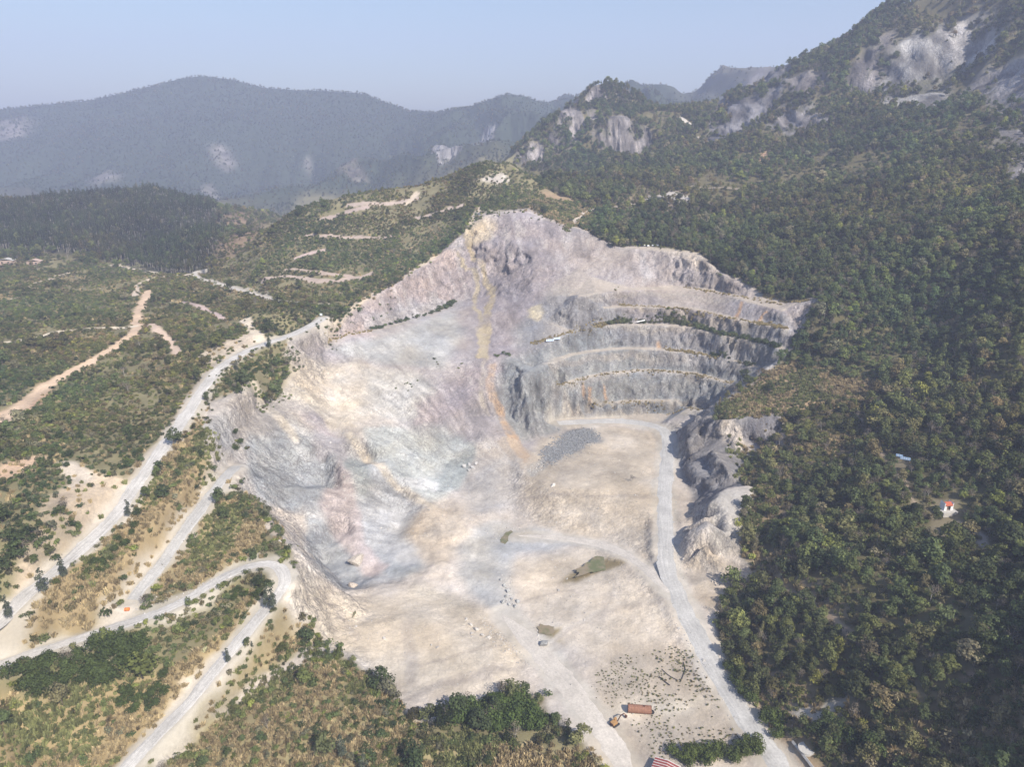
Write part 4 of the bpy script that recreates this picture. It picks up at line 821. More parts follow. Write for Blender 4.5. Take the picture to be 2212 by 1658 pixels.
# loose stones and rubble
def rock_mesh(seed, sub=2):
    import bmesh
    bm = bmesh.new(); bmesh.ops.create_icosphere(bm, subdivisions=sub, radius=1); r = random.Random(seed); pl = [Vector((r.gauss(0, 1), r.gauss(0, 1), r.gauss(0, 1))).normalized() for _ in range(9)]
    for v in bm.verts:
        c = v.co.copy()
        for p in pl:
            t = c.dot(p) - .62
            if t > 0: c -= p * t
        v.co = Vector((c.x * 1.2, c.y * .95, c.z * .75)) * (1 + r.uniform(-.05, .05))
    me = bpy.data.meshes.new('stone'); bm.to_mesh(me); bm.free(); me.materials.append(STONE); return me
STONE, nt_, b_ = newmat('broken stone'); ti_ = N(nt_, 'ShaderNodeAttribute', attribute_name='tint'); ti_.attribute_type = 'INSTANCER'; g_ = N(nt_, 'ShaderNodeNewGeometry'); nn_ = noise(nt_, g_.outputs['Position'], 1.6, 5, .65)
v_ = N(nt_, 'ShaderNodeVectorMath', operation='SCALE'); nt_.links.new(ti_.outputs['Color'], v_.inputs[0]); nt_.links.new(remap(nt_, nn_, .3, .7, .7, 1.3), v_.inputs['Scale']); nt_.links.new(v_.outputs[0], b_.inputs['Base Color'])
bp_ = N(nt_, 'ShaderNodeBump', Strength=.8, Distance=.4); nt_.links.new(nn_, bp_.inputs['Height']); nt_.links.new(bp_.outputs[0], b_.inputs['Normal'])
CO['stone'] = proto_collection('stone', [rock_mesh(q, 1) for q in range(4)])
def in_poly_pts(pts, n, seed):
    r = np.random.default_rng(seed); w = np.array([hit(*p)[:2] for p in pts]); x = r.uniform(w[:, 0].min(), w[:, 0].max(), n * 3); y = r.uniform(w[:, 1].min(), w[:, 1].max(), n * 3); k = inside(w, x, y); return x[k][:n], y[k][:n], r
x, y, r = in_poly_pts([(1150,1010),(1165,975),(1205,925),(1285,918),(1305,945),(1240,992),(1185,1012)], 5200, 201); rm_, mm_ = region([(1170,985),(1215,932),(1283,927),(1287,943),(1235,982),(1182,998)], 2.5, 2.2); wr = np.zeros_like(ZG); wr[rm_] = mm_; k = r.random(len(x)) < np.clip(sampler(wr)(x, y) * 1.5 - .1 + .5 * fbm(x, y, scale=5, oct=3, seed=94), .01, 1); B.append(put('dark_rubble', 'stone', x[k], y[k], r, .2, .95, (.21,.215,.22), .15, .9))
X_, Y_ = [], []
for pts, n in (([(1130,1010),(1170,995),(1180,1010),(1150,1030)], 260), ([(1080,1240),(1105,1240),(1115,1310),(1090,1310)], 120), ([(1040,1340),(1100,1380),(1150,1440),(1130,1450),(1060,1390)], 160), ([(1000,990),(1060,960),(1080,1000),(1000,1030)], 60), ([(1130,1380),(1170,1370),(1180,1400),(1150,1400)], 30), ([(1450,1290),(1600,1560),(1570,1560),(1440,1320)], 60), ([(700,1300),(1150,1320),(1250,1480),(900,1500)], 160), ([(1150,1180),(1400,1220),(1420,1400),(1180,1380)], 160), ([(1150,950),(1420,930),(1420,1180),(1150,1130)], 150), ([(280,1300),(470,1240),(560,1230),(300,1340)], 120), ([(1000,1100),(1150,1080),(1150,1150),(1020,1170)], 120), ([(450,980),(500,1000),(400,1180),(330,1270),(310,1260),(400,1120)], 160), ([(640,900),(950,900),(1000,1150),(700,1180)], 500), ([(1100,700),(1250,600),(1450,640),(1500,860),(1200,880)], 900), ([(1460,1080),(1500,1220),(1470,1260),(1450,1200)], 120)):
    a, b, r = in_poly_pts(pts, n, 300 + len(X_)); X_.append(a); Y_.append(b)
d = put('loose_stones', 'stone', np.concatenate(X_), np.concatenate(Y_), r, .12, .55, (.42,.40,.375), .1, .9); d['scale'] *= np.where(r.random((len(d['pos']), 1)) < .05, 2.0, 1); B.append(d)
# pine plantation
x, y, r = jitter_grid(-900, -150, 640, 1250, 4.6, 106); k = r.random(len(x)) < sP_(x, y) * .92 * (1 - sK(x, y)); d = put('pine_plantation', 'pine', x[k], y[k], r, .62, 1.05, [1, 3, .6, 4, .5, .6, 0, 0], .1, .03); d['tint'] *= .5; B.append(d)
k2 = (r.random(len(x)) < sP_(x, y) * .14 * (1 - sK(x, y))); B.append(put('plantation_broadleaves', 'broad', x[k2], y[k2], r, .9, 1.5, [2, 3, 1, 3, 1, 1, 0, .3], -.8))
# woods on the far mountains
x, y, r = jitter_grid(-2300, 1200, 1300, 3000, 11, 107); far_b = np.where((x > 450) & (y > 1550), .35, 1); k = r.random(len(x)) < .72 * far_b * np.clip(sT(x, y) * 1.5, 0, 1); x1, y1 = x[k], y[k]
B.append(put('far_woods', 'broad', x1, y1, r, .6, 1.15, [2, 2, 1.5, 2, 2, 1.5, .3, .5], 1.2, grow=np.clip(y1 / 2200, 1, 1.25))); B[-1]['tint'] *= .62
# ------------------------------------------------------------------ things: helpers
import bmesh
def empty(name, loc, rz=0, label=None, cat=None, group=None, scale=None, rot=None):
    o = bpy.data.objects.new(name, None); C.objects.link(o); o.location = loc; o.rotation_euler = rot if rot is not None else (0, 0, rz); o.empty_display_size = .5
    if scale is not None: o.scale = scale
    tag(o, label, cat, group); return o
def tag(o, label, cat, group=None):
    if label: o['label'] = label
    if cat: o['category'] = cat
    if group: o['group'] = group
    return o
def mesh_obj(name, me, parent=None, tint=None):
    o = bpy.data.objects.new(name, me); C.objects.link(o); o.parent = parent
    if tint is not None: o['tint'] = [float(v) for v in tint]
    return o
class MB:
    def __init__(s): s.bm = bmesh.new()
    def box(s, c, size, rz=0, rx=0, bev=0):
        m = Matrix.Translation(c) @ Matrix.Rotation(rz, 4, 'Z') @ Matrix.Rotation(rx, 4, 'X') @ Matrix.Diagonal((*size, 1)); r = bmesh.ops.create_cube(s.bm, size=1, matrix=m)
        if bev: bmesh.ops.bevel(s.bm, geom=list({e for v in r['verts'] for e in v.link_edges}), offset=bev, segments=1, affect='EDGES')
        return s
    def cyl(s, a, b, r, r2=None, k=14, caps=True):
        a, b = Vector(a), Vector(b); d = b - a; m = Matrix.Translation((a + b) / 2) @ d.to_track_quat('Z', 'Y').to_matrix().to_4x4()
        bmesh.ops.create_cone(s.bm, cap_ends=caps, segments=k, radius1=r, radius2=r if r2 is None else r2, depth=d.length, matrix=m); return s
    def prism(s, pts, y0, y1):                              # outline in x,z pushed along y
        a = [s.bm.verts.new((x, y0, z)) for x, z in pts]; b = [s.bm.verts.new((x, y1, z)) for x, z in pts]; s.bm.faces.new(a); s.bm.faces.new(b[::-1]); n = len(pts)
        for i in range(n): s.bm.faces.new((a[i], b[i], b[(i + 1) % n], a[(i + 1) % n]))
        bmesh.ops.recalc_face_normals(s.bm, faces=s.bm.faces[:]); return s
    def build(s, name, mat, parent=None):
        me = bpy.data.meshes.new(name); s.bm.to_mesh(me); s.bm.free(); me.materials.append(mat); return mesh_obj(name, me, parent)
def paint(name, col, var=.2, scale=2.0, rough=.7, metal=0):
    m, nt, b = newmat(name); geo = N(nt, 'ShaderNodeNewGeometry'); n = noise(nt, geo.outputs['Position'], scale, 5, .65)
    v = N(nt, 'ShaderNodeVectorMath', operation='SCALE'); v.inputs[0].default_value = col; nt.links.new(remap(nt, n, .3, .7, 1 - var, 1 + var), v.inputs['Scale']); nt.links.new(v.outputs[0], b.inputs['Base Color'])
    b.inputs['Roughness'].default_value = rough; b.inputs['Metallic'].default_value = metal; return m
RUST = paint('rusty steel', (.26, .135, .09), .3); RUSTD = paint('dark rusty steel', (.10, .055, .04)); ORANGE = paint('faded orange paint', (.36, .21, .09), .3); DARK = paint('dark rubber and steel', (.04, .04, .045)); GLASS = paint('dark glass', (.05, .06, .07), .1, rough=.15)
WHITEP = paint('white wall paint', (.75, .75, .74), .08); REDT = paint('red roof tiles', (.42, .12, .07), .25, 3); REDM = paint('red sheet metal', (.25, .07, .06), .2); CONC = paint('weathered concrete', (.45, .43, .40), .15); BLUEB = paint('light blue banner', (.35, .52, .78), .08); PALEB = paint('pale blue white banner', (.66, .74, .84), .06); LET = paint('white lettering', (.85, .86, .88), .03); LETB = paint('blue lettering', (.16, .30, .62), .03); OR2 = paint('orange plastic', (.80, .22, .06), .1); BROWNW = paint('brown wood', (.16, .11, .08)); BRICK = paint('pale brick wall', (.45, .34, .28), .2)
def ground(px, py): return hit(px, py)
def gz(x, y): return float(H(np.array([x]), np.array([y]))[0])

# rusty tank on the quarry floor
x, y, z = ground(1381, 1540); t = empty('storage_tank', (x, y, z), R(-6), 'long rusty brown cylindrical tank lying beside the grey slurry patch', 'tank', scale=(.78,.78,.78))
b = MB().cyl((-5.2, 0, 1.9), (5.2, 0, 1.9), 1.9, k=28, caps=False)
for k in range(9): b.cyl((-4.8 + k * 1.2 - .06, 0, 1.9), (-4.8 + k * 1.2 + .06, 0, 1.9), 1.96, k=28)
b.build('tank_shell', RUST, t); MB().cyl((-5.35, 0, 1.9), (-5.15, 0, 1.9), 1.82, k=28).build('end_cap', RUSTD, t); MB().cyl((5.15, 0, 1.9), (5.35, 0, 1.9), 1.82, k=28).build('end_cap', RUSTD, t)
for q in (-3, 3): MB().box((q, 0, .12), (.7, 3.0, .5)).build('saddle', CONC, t)
MB().cyl((2, 0, 3.7), (2, 0, 4.1), .4).build('hatch', RUSTD, t)
# excavator
x, y, z = ground(1328, 1567); t = empty('excavator', (x, y, z), R(38), 'orange excavator with its dark boom stretched toward the rusty tank', 'excavator', scale=(.74,.74,.74))
for s_ in (-1, 1):
    tr = MB().prism([(-2.0, .45), (-1.7, 0), (1.7, 0), (2.0, .45), (1.7, .95), (-1.7, .95)], s_ * 1.15 - .3, s_ * 1.15 + .3).build('track', DARK, t)
MB().cyl((0, 0, .8), (0, 0, 1.15), .8).build('turntable', DARK, t)
MB().box((-.7, 0, 1.75), (2.9, 2.5, 1.15), bev=.15).build('engine_body', ORANGE, t); MB().box((-2.25, 0, 1.6), (.5, 2.4, 1.0), bev=.15).build('counterweight', RUSTD, t)
cb = MB().box((.85, .75, 2.15), (1.5, .95, 1.7), bev=.08).build('cab', ORANGE, t); MB().box((1.62, .75, 2.3), (.06, .75, 1.0)).build('window', GLASS, cb); MB().box((.85, 1.24, 2.35), (1.0, .05, .9)).build('window', GLASS, cb)
MB().prism([(.7, 1.3), (1.1, 1.2), (3.6, 3.7), (5.6, 3.4), (5.6, 3.75), (3.5, 4.15), (3.2, 4.0)], -.55, -.15).build('boom', RUSTD, t)
MB().prism([(5.3, 3.9), (5.8, 3.8), (7.3, 1.7), (7.0, 1.5)], -.5, -.2).build('stick', RUST, t); MB().prism([(7.0, 1.8), (7.6, 1.5), (7.6, .7), (6.9, .3), (6.5, .8)], -.85, .15).build('bucket', RUSTD, t)
# shed at the lower edge
x, y, z = ground(1437, 1672); t = empty('metal_shed', (x, y, z), R(-28), 'low shed with a red sheet metal roof ribbed in white at the lower edge', 'shed', scale=(.8,.8,.8))
MB().prism([(-5, -.5), (5, -.5), (5, 2.6), (0, 3.4), (-5, 2.6)], -3, 3).build('wall', CONC, t)
rf = MB().prism([(-5.3, 2.55), (0, 3.42), (5.3, 2.55), (5.3, 2.72), (0, 3.6), (-5.3, 2.72)], -3.4, 3.4).build('roof', REDM, t)
b = MB()
for k in range(6): q = -3.3 + k * 1.32; b.prism([(-5.32, 2.70), (0, 3.58), (5.32, 2.70), (5.32, 2.82), (0, 3.7), (-5.32, 2.82)], q - .09, q + .09)
b.build('roof_ribs', WHITEP, rf)
# hillside shrine
x, y, z = ground(2042, 1108); t = empty('hillside_shrine', (x, y, z + 1.4), R(8), 'tiny white shrine with an orange red tiled roof amid the right-hand forest', 'shrine', scale=(.8,.8,.8))
MB().box((0, -.6, -1.0), (8.5, 6.5, 2.8)).build('platform', CONC, t)
for s_ in (-1, 1): MB().prism([(s_ * 2.4 - .22, .2), (s_ * 2.4 + .22, .2), (s_ * 2.4 + .22, 4.2), (s_ * 2.4, 5.0), (s_ * 2.4 - .22, 4.2)], -1.6, 2.0).build('gable_wall', WHITEP, t)
for s_ in (-1, 1): MB().box((s_ * 1.65, -1.45, 1.6), (1.05, .3, 2.8)).build('front_wall', WHITEP, t)
MB().box((0, 1.8, 1.9), (4.3, .25, 3.4)).build('back_wall', WHITEP, t); MB().box((0, -.6, 1.4), (1.4, .4, 2.2)).build('altar', BROWNW, t)
b = MB(); b.prism([(-2.12, 3.3), (2.12, 3.3), (2.12, 3.55), (-2.12, 3.55)], -2.0, 2.1); b.box((0, -.9, 4.0), (4.2, 2.6, .2), rx=R(28)).box((0, 1.1, 4.0), (4.2, 2.2, .2), rx=R(-28)).cyl((-2.1, .2, 4.65), (2.1, .2, 4.65), .18); b.build('roof', REDT, t)
# banners
def banner(px, py, w, h, rz, board, let, label, nglyph, lift=.4, grp=None):
    x, y, z = ground(px, py); t = empty('banner', (x, y - 1.0, z + lift), rz, label, 'banner', grp)
    MB().box((0, 0, h / 2), (w, .08, h)).build('board', board, t)
    rr = random.Random(int(px)); gw = w / (nglyph + .6)
    for k in range(nglyph):                                # each character one solid piece: a frame of strokes that touch
        b = MB(); cx = -w / 2 + gw * (k + .8); b.box((cx, -.06, h * .5), (gw * .12, .034, h * .62))
        for q in range(3): b.box((cx, -.06, h * (.25 + .25 * q)), (gw * rr.uniform(.45, .72), .03, h * .08))
        b.build('character', let, t)
    for s_ in (-1, 1): MB().cyl((s_ * w * .47, .1, -1.5), (s_ * w * .47, .1, h), .06, k=6).build('post', BROWNW, t)
banner(1188, 738, 5.6, 1.5, R(14), PALEB, LETB, 'left one of two pale blue banners on the middle quarry ledge', 4)
banner(1203, 734, 4.6, 1.5, R(14), PALEB, LETB, 'right one of two pale blue banners on the middle quarry ledge', 4)
banner(1938, 995, 3.0, 1.3, R(-30), BLUEB, LET, 'smaller blue banner half hidden in the right-hand forest', 2, 2.4)
banner(1951, 1001, 4.4, 1.5, R(-30), BLUEB, LET, 'larger blue banner with white characters in the right-hand forest', 4, 2.2)
x, y, z = ground(694, 686); t = empty('road_sign', (x, y, z), 0, 'small white and blue sign where the upper road meets the ridge', 'sign'); MB().box((0, 0, 2.1), (1.7, .08, 1.3)).build('panel', PALEB, t); MB().cyl((0, .08, -.5), (0, .08, 2.4), .06, k=6).build('post', CONC, t)
# white pipe on the planted ledge
x, y, z = ground(1384, 700); tag(MB().cyl((x - 3.2, y - .5, z + 1.5), (x + 3.2, y + .8, z + 2.6), .42).build('white_pipe', WHITEP), 'white pipe slanting through the bushes on the planted ledge', 'pipe')
# houses at the left edge
for px, py, w, lab, rm in ((16, 570, 15, 'pale brick farmhouse with a light roof at the far left', CONC), (76, 572, 13, 'small brick hut half hidden right of the farmhouse', BRICK)):
    x, y, z = ground(px, py); t = empty('farmhouse' if px < 50 else 'brick_hut', (x, y, z), R(8), lab, 'house'); MB().box((0, 0, 1.2), (w, 7, 5)).build('wall', BRICK, t)
    MB().prism([(-w / 2 - .5, 3.6), (0, 5.8), (w / 2 + .5, 3.6), (w / 2 + .5, 3.9), (0, 6.1), (-w / 2 - .5, 3.9)], -4, 4).build('roof', rm, t); MB().box((-w * .22, -3.52, 1.5), (1.4, .1, 2.4)).build('door', DARK, t); MB().box((w * .2, -3.52, 1.9), (1.8, .1, 1.3)).build('window', GLASS, t)
# road furniture and odds and ends
for k, (px, py) in enumerate(((602, 1172), (607, 1175))):
    x, y, z = ground(px, py); t = empty('traffic_barrier', (x, y, z), R(20), 'red and white barrier block above the hairpin, the %s of the pair' % ('left' if k == 0 else 'right'), 'barrier'); MB().box((0, 0, .45), (1.5, .5, .9), bev=.08).build('block', WHITEP, t); MB().box((0, 0, .55), (.5, .53, .5)).build('red_band', OR2, t)
x, y, z = ground(270, 1321); t = empty('orange_barrel', (x, y, z), 0, 'orange barrel on the bare dirt between the side road and the main road', 'barrel'); MB().cyl((0, 0, .7), (1.6, .3, .7), .62).build('drum', OR2, t); MB().cyl((.4, .07, .7), (.6, .11, .7), .66).build('hoop', RUST, t)
x, y, z = ground(567, 1262); t = empty('dark_post', (x, y, z), 0, 'short dark post beside the trees inside the hairpin bend', 'post'); MB().cyl((0, 0, -.5), (0, 0, 4.2), .16).build('shaft', DARK, t); MB().cyl((0, 0, 4.2), (0, 0, 4.35), .24).build('cap', DARK, t)
for k, (px, py) in enumerate(((1392, 532), (1400, 533), (1410, 532), (1416, 531), (1421, 532))):
    x, y, z = ground(px, py); o = MB().box((0, 0, .7), (1.9, 1.3, 1.2), bev=.3).build('white_sack', WHITEP); o.location = (x, y, z); tag(o, 'white sack in the row along the forest edge above the rim', 'sack', 'white sacks above the quarry rim')
for pts, lab in (([(1476,1433),(1481,1447),(1476,1460),(1470,1475)], 'dark bent hose, the upright one at the right of the weedy ground'), ([(1430,1448),(1440,1458),(1452,1466),(1463,1471)], 'dark hose running down to the right across the weedy ground'), ([(1424,1464),(1433,1472),(1446,1482)], 'short thick dark hose, lowest of those on the weedy ground')):
    w = chaikin([hit(*p) for p in pts], 2); v, f = tube([(a, b, c + .25) for a, b, c in w], [.16 if 'thick' not in lab else .26] * len(w), 6); me = bpy.data.meshes.new('hose'); me.from_pydata(v, [], f); me.materials.append(DARK); tag(mesh_obj('rubber_hose', me), lab, 'hose')
x, y, z = ground(1407, 1541); bm = bmesh.new(); v, f = [], []
for i in range(20):
    for j in range(8): a, b_ = i * 2 * math.pi / 20, j * 2 * math.pi / 8; v.append(((.85 + .25 * math.cos(b_)) * math.cos(a), (.85 + .25 * math.cos(b_)) * math.sin(a), .3 + .25 * math.sin(b_))); f.append((i * 8 + j, (i + 1) % 20 * 8 + j, (i + 1) % 20 * 8 + (j + 1) % 8, i * 8 + (j + 1) % 8))
me = bpy.data.meshes.new('tyre'); me.from_pydata(v, [], f); me.materials.append(DARK); o = tag(mesh_obj('old_tyre', me), 'old tyre lying on grey slurry right of the rusty tank', 'tyre'); o.location = (x, y, z + .02)
w = [hit(*p) for p in ((1712, 1606), (1735, 1635), (1765, 1675))]; b = MB()
for a, c in zip(w[:-1], w[1:]): b.cyl((a[0], a[1], a[2] + .5), (c[0], c[1], c[2] + .5), .55, k=4)
tag(b.build('concrete_wall', CONC), 'low concrete wall beside the road at the lower right', 'wall')
x, y, z = ground(1742, 1619); tag(MB().cyl((x, y, z - .6), (x, y, z + .25), 2.6, k=28).build('round_slab', CONC), 'round pale concrete slab right of the low concrete wall', 'slab')

# ponds: shallow brown water
WAT, nt, b = newmat('muddy water'); b.inputs['Base Color'].default_value = (.21, .17, .10, 1); b.inputs['Roughness'].default_value = .25; b.inputs['Specular IOR Level'].default_value = .4; g_ = N(nt, 'ShaderNodeNewGeometry'); nt.links.new(mix(nt, (.25, .20, .13), (.13, .14, .06), remap(nt, noise(nt, g_.outputs['Position'], .12, 5, .65), .42, .58, 0, 1)), b.inputs['Base Color'])
for pts in ([(1078,1172),(1086,1160),(1100,1147),(1112,1148),(1113,1158),(1100,1168),(1090,1178)], [(1228,1243),(1262,1228),(1290,1207),(1312,1206),(1345,1212),(1362,1222),(1335,1230),(1300,1234),(1270,1246),(1240,1254)], [(1160,1350),(1185,1353),(1220,1362),(1200,1375),(1175,1372),(1162,1368)], [(754,1335),(762,1325),(769,1322),(768,1331),(758,1338)]):
    w = chaikin([hit(*p) for p in pts], 3, True); z = w[:, 2].mean(); c_ = w.mean(0); k_ = 1 + .3 * fbm(w[:, 0], w[:, 1], scale=4, oct=3, seed=91) + .12 * vnoise(w[:, 0] * .9, w[:, 1] * .9, seed=92); w[:, :2] = c_[:2] + (w[:, :2] - c_[:2]) * k_[:, None]; bm = bmesh.new(); vs_ = [bm.verts.new((a, b_, z + .12)) for a, b_, _ in w]; bm.faces.new(vs_); me = bpy.data.meshes.new('pond'); bm.to_mesh(me); bm.free(); me.materials.append(WAT); o = mesh_obj('pond', me); o['kind'] = 'structure'

# boulders
CL = {}
def boulder(px, py, s, col, lab, seed, grp=None):
    x, y, z = ground(px, py); me = CL.setdefault(seed % 5, rock_mesh(40 + seed % 5, 3)); o = mesh_obj('boulder', me, None, col); o.location = (x, y, z + s * .25); o.scale = (s, s * .9, s); o.rotation_euler = (.2 * seed, .15 * seed, seed); tag(o, lab, 'boulder', grp)
boulder(771, 1216, 4.3, (.46, .41, .35), 'big rounded tan boulder standing alone in the grey left pit', 1)
boulder(763, 1268, 2.6, (.50, .43, .36), 'tan boulder at the lower lip of the left pit', 2)
boulder(1175, 1394, 2.2, (.30, .30, .29), 'grey boulder beside the lower brown pool', 3)
boulder(1195, 1050, 1.6, (.55, .52, .48), 'pale boulder on the slope of the middle terrace', 4)
q = [(1082,1255),(1090,1268),(1098,1280),(1106,1296),(1094,1290),(1086,1303),(1100,1308),(1112,1312),(1118,1302)]
for k, p in enumerate(q): boulder(*p, .9 + .22 * (k % 3), (.38, .38, .37), 'grey boulder among the others where the track enters the pit floor', 5 + k, 'grey boulders at the edge of the pit track')
q = [(1008,1340),(1018,1352),(1030,1362),(1020,1370),(1042,1374),(1055,1380)]
for k, p in enumerate(q): boulder(*p, .8 + .25 * (k % 3), (.47, .44, .40), 'tan boulder in the short trail left of the pit track', 14 + k, 'tan boulders left of the pit track')
q = [(1014,1005),(1022,1012),(1003,1010),(1012,1018),(1028,1004)]
for k, p in enumerate(q): boulder(*p, 1.2 + .3 * (k % 3), (.42, .41, .40), 'fallen grey block at the foot of the purple face', 24 + k, 'fallen blocks below the purple face')

# ------------------------------------------------------------------ single trees and bushes
TM = {k: [tree_meshes(k, 500 + 10 * j + q, True) for q in range(n)] for j, (k, n) in enumerate((('broad', 4), ('tall', 3), ('bare', 2), ('pine', 2)))}
for k in TM:
    for cm, tm in TM[k]: pass
SHM = [tree_meshes('shrub', 560 + q) for q in range(3)]
BIGL = []                                                  # dense hedge bushes with finer leaves
for q in range(3):
    r = random.Random(70 + q); ls = [(r.uniform(-.8, .8), r.uniform(-.8, .8), r.uniform(.6, 1.5), r.uniform(.7, 1.0), r.uniform(.6, .9)) for _ in range(7)]; BIGL.append(quads_mesh('bush', *crown(ls, 620, .15, 80 + q), extra=(*tube([(0, 0, -.6), (0, 0, 1)], [.08, .04], 4), 1), mats=(LEAF, BARK)))
def tree_at(name, kind, x, y, s, tint, label, cat='tree', group=None, var=0, rot=None, sxyz=None, z=None):
    z = gz(x, y) if z is None else z; t = empty(name, (x, y, z - .15), 0, label, cat, group, sxyz if sxyz is not None else (s, s, s), rot if rot is not None else (0, 0, random.uniform(0, 6.28)))
    cm, tm = TM[kind][var % len(TM[kind])]; mesh_obj('crown', cm, t, tint); mesh_obj('trunk', tm, t); return t
EU = (.105, .125, .095)
for px, py, s, lab in ((97, 1285, 1.15, 'tallest grey-green tree beside the upper road at the lower left'), (139, 1252, 1.0, 'grey-green tree shading the upper road, second from the left edge'), (22, 1338, 1.0, 'grey-green tree at the left edge below the upper road'), (279, 1118, .85, 'thin grey tree leaning over the upper road beside green bushes'),
                      (592, 1318, 1.05, 'right stem of the twin grey-green tree at the hairpin bend'), (580, 1316, .95, 'left stem of the twin grey-green tree at the hairpin bend'), (493, 1434, .68, 'small grey-green tree beside the lower road'), (583, 755, 1.05, 'slim dark tree where the upper road curves above the quarry'), (512, 802, .72, 'small dark tree inside the bend of the upper road'),
                      (738, 1640, 1.0, 'slim dark tree with a bare leaning stem in the front scrub'), (788, 1680, 1.0, 'slim grey tree at the lower edge left of centre'), (545, 1400, .3, 'sapling on the bank between the lower road and the hairpin')):
    x, y, z = ground(px, py); tree_at('roadside_tree', 'tall', x, y, s, EU if s != 1.05 or px != 583 else (.07, .095, .06), lab, var=int(px))
x, y, z = ground(346, 1027); tree_at('round_tree', 'broad', x, y, .98, (.065, .095, .048), 'round dark green tree standing alone right of the upper road', sxyz=(.95, .95, .95))
x, y, z = ground(1366, 1042); tree_at('lone_tree', 'bare', x, y, .72, (.13, .13, .14), 'lone dark grey tree on the bare middle terrace', var=1)
x, y, z = ground(305, 1465); tree_at('wide_tree', 'broad', x, y, 1.6, (.125, .145, .05), 'large yellow-green rounded tree among the lower left bushes', sxyz=(2.1, 2.1, 1.3))
for px, py, s, lab in ((297, 1118, .62, 'dark green tree just right of the thin grey roadside tree'), (30, 1180, 1.15, 'big dark tree at the left edge above the upper road'), (5, 1130, 1.2, 'shadowed tree cut by the left edge'), (62, 1178, .85, 'dark tree right of the big left-edge tree'), (15, 1235, .9, 'dull green tree at the left edge just above the road'), (1028, 445, 1.1, 'tall dark tree on the rim above the quarry apex'), (60, 565, 1.2, 'rounded green tree by the farmhouse')):
    x, y, z = ground(px, py); tree_at('dark_tree', 'broad', x, y, s, (.075, .10, .045), lab, var=int(px))
# dense bush clumps
def clump(poly_px, sp, smin, smax, tint, label, group, seed):
    w = np.array([hit(*p)[:2] for p in poly_px]); xx, yy, r = jitter_grid(w[:, 0].min(), w[:, 0].max(), w[:, 1].min(), w[:, 1].max(), sp, seed); k = inside(w, xx, yy); n = 0
    for x, y in zip(xx[k], yy[k]):
        s = r.uniform(smin, smax); o = mesh_obj('bush', BIGL[n % 3], None, np.array(tint) * r.uniform(.85, 1.15)); o.location = (x, y, gz(x, y) - .1); o.scale = (s, s, s * r.uniform(.9, 1.2)); o.rotation_euler = (0, 0, r.uniform(0, 6)); tag(o, label, 'bush', group); n += 1
    return n
DG = (.080, .110, .040); nb = 0
for a in (([(5,1465),(60,1440),(150,1415),(182,1420),(180,1460),(140,1495),(110,1520),(60,1500),(10,1500)], 3.0, 1.7, 2.3, DG, 'dark green bush of the dense clump below the pale road at the lower left', 'bushes of the left clump', 1),
          ([(190,1405),(240,1385),(300,1380),(315,1410),(300,1440),(250,1455),(230,1490),(175,1500),(185,1450)], 3.0, 1.8, 2.5, DG, 'dark green bush of the tall dense clump right of the leftmost clump', 'bushes of the second clump', 2),
          ([(250,1470),(290,1500),(330,1500),(370,1440),(380,1450),(350,1520),(290,1545),(250,1510)], 3.3, 1.2, 1.6, DG, 'green bush packed around the large yellow-green tree', 'bushes around the yellow-green tree', 3),
          ([(965,1555),(1010,1540),(1080,1510),(1110,1505),(1150,1530),(1185,1565),(1160,1580),(1080,1578),(1000,1578)], 3.0, 1.8, 2.6, (.085,.125,.038), 'green bush of the big dense patch at the bottom centre', 'bushes of the bottom centre patch', 4),
          ([(1425,1628),(1480,1632),(1560,1620),(1640,1600),(1645,1625),(1600,1645),(1500,1655),(1440,1650)], 3.0, 1.5, 2.0, (.10,.13,.04), 'bright green bush of the hedge crossing the bottom near the road', 'bushes of the bottom hedge', 5),
          ([(1570,1430),(1590,1450),(1640,1520),(1690,1575),(1708,1605),(1690,1610),(1650,1560),(1600,1500),(1568,1450)], 3.0, 1.5, 2.0, (.095,.125,.04), 'green bush of the long hedge right of the quarry road', 'bushes of the roadside hedge', 6),
          ([(1545,1340),(1560,1305),(1575,1290),(1580,1300),(1560,1345),(1550,1355)], 3.0, 1.2, 1.7, DG, 'dark bush of the small strip above the roadside hedge', 'bushes of the small strip', 7),
          ([(160,1250),(240,1180),(300,1120),(310,1150),(250,1220),(190,1270)], 4.0, 1.0, 1.5, DG, 'green bush on the bank below the upper road', 'bushes on the bank below the upper road', 8),
          ([(480,1290),(540,1265),(560,1290),(520,1310),(490,1320)], 3.4, 1.0, 1.5, DG, 'green bush inside the hairpin bend', 'bushes inside the hairpin', 9),
          ([(480,835),(520,800),(600,770),(640,780),(600,820),(540,845)], 4.0, 1.0, 1.6, DG, 'green bush inside the bend of the upper road', 'bushes inside the upper bend', 10),
          ([(560,1380),(620,1360),(650,1390),(610,1430),(570,1420)], 4.0, .9, 1.4, (.11,.125,.05), 'bush on the low mound left of the sandy track', 'bushes on the low mound', 11),
          ([(500,932),(512,925),(515,940)], 2.5, .9, 1.3, DG, 'green bush alone on the pale slope above the left pit, upper of two spots', 'bushes of the upper spot', 12),
          ([(500,975),(520,950),(530,957),(505,980)], 2.5, .9, 1.3, DG, 'green bush on the pale slope above the left pit, lower of two spots', 'bushes of the lower spot', 13),
          ([(1740,1540),(1800,1550),(1870,1600),(1900,1640),(1840,1658),(1760,1600)], 4.2, 1.7, 2.4, DG, 'dark green bush below the pale rock scar at the lower right', 'bushes below the rock scar', 14)):
    nb += clump(*a)
print('BUSHES', nb)

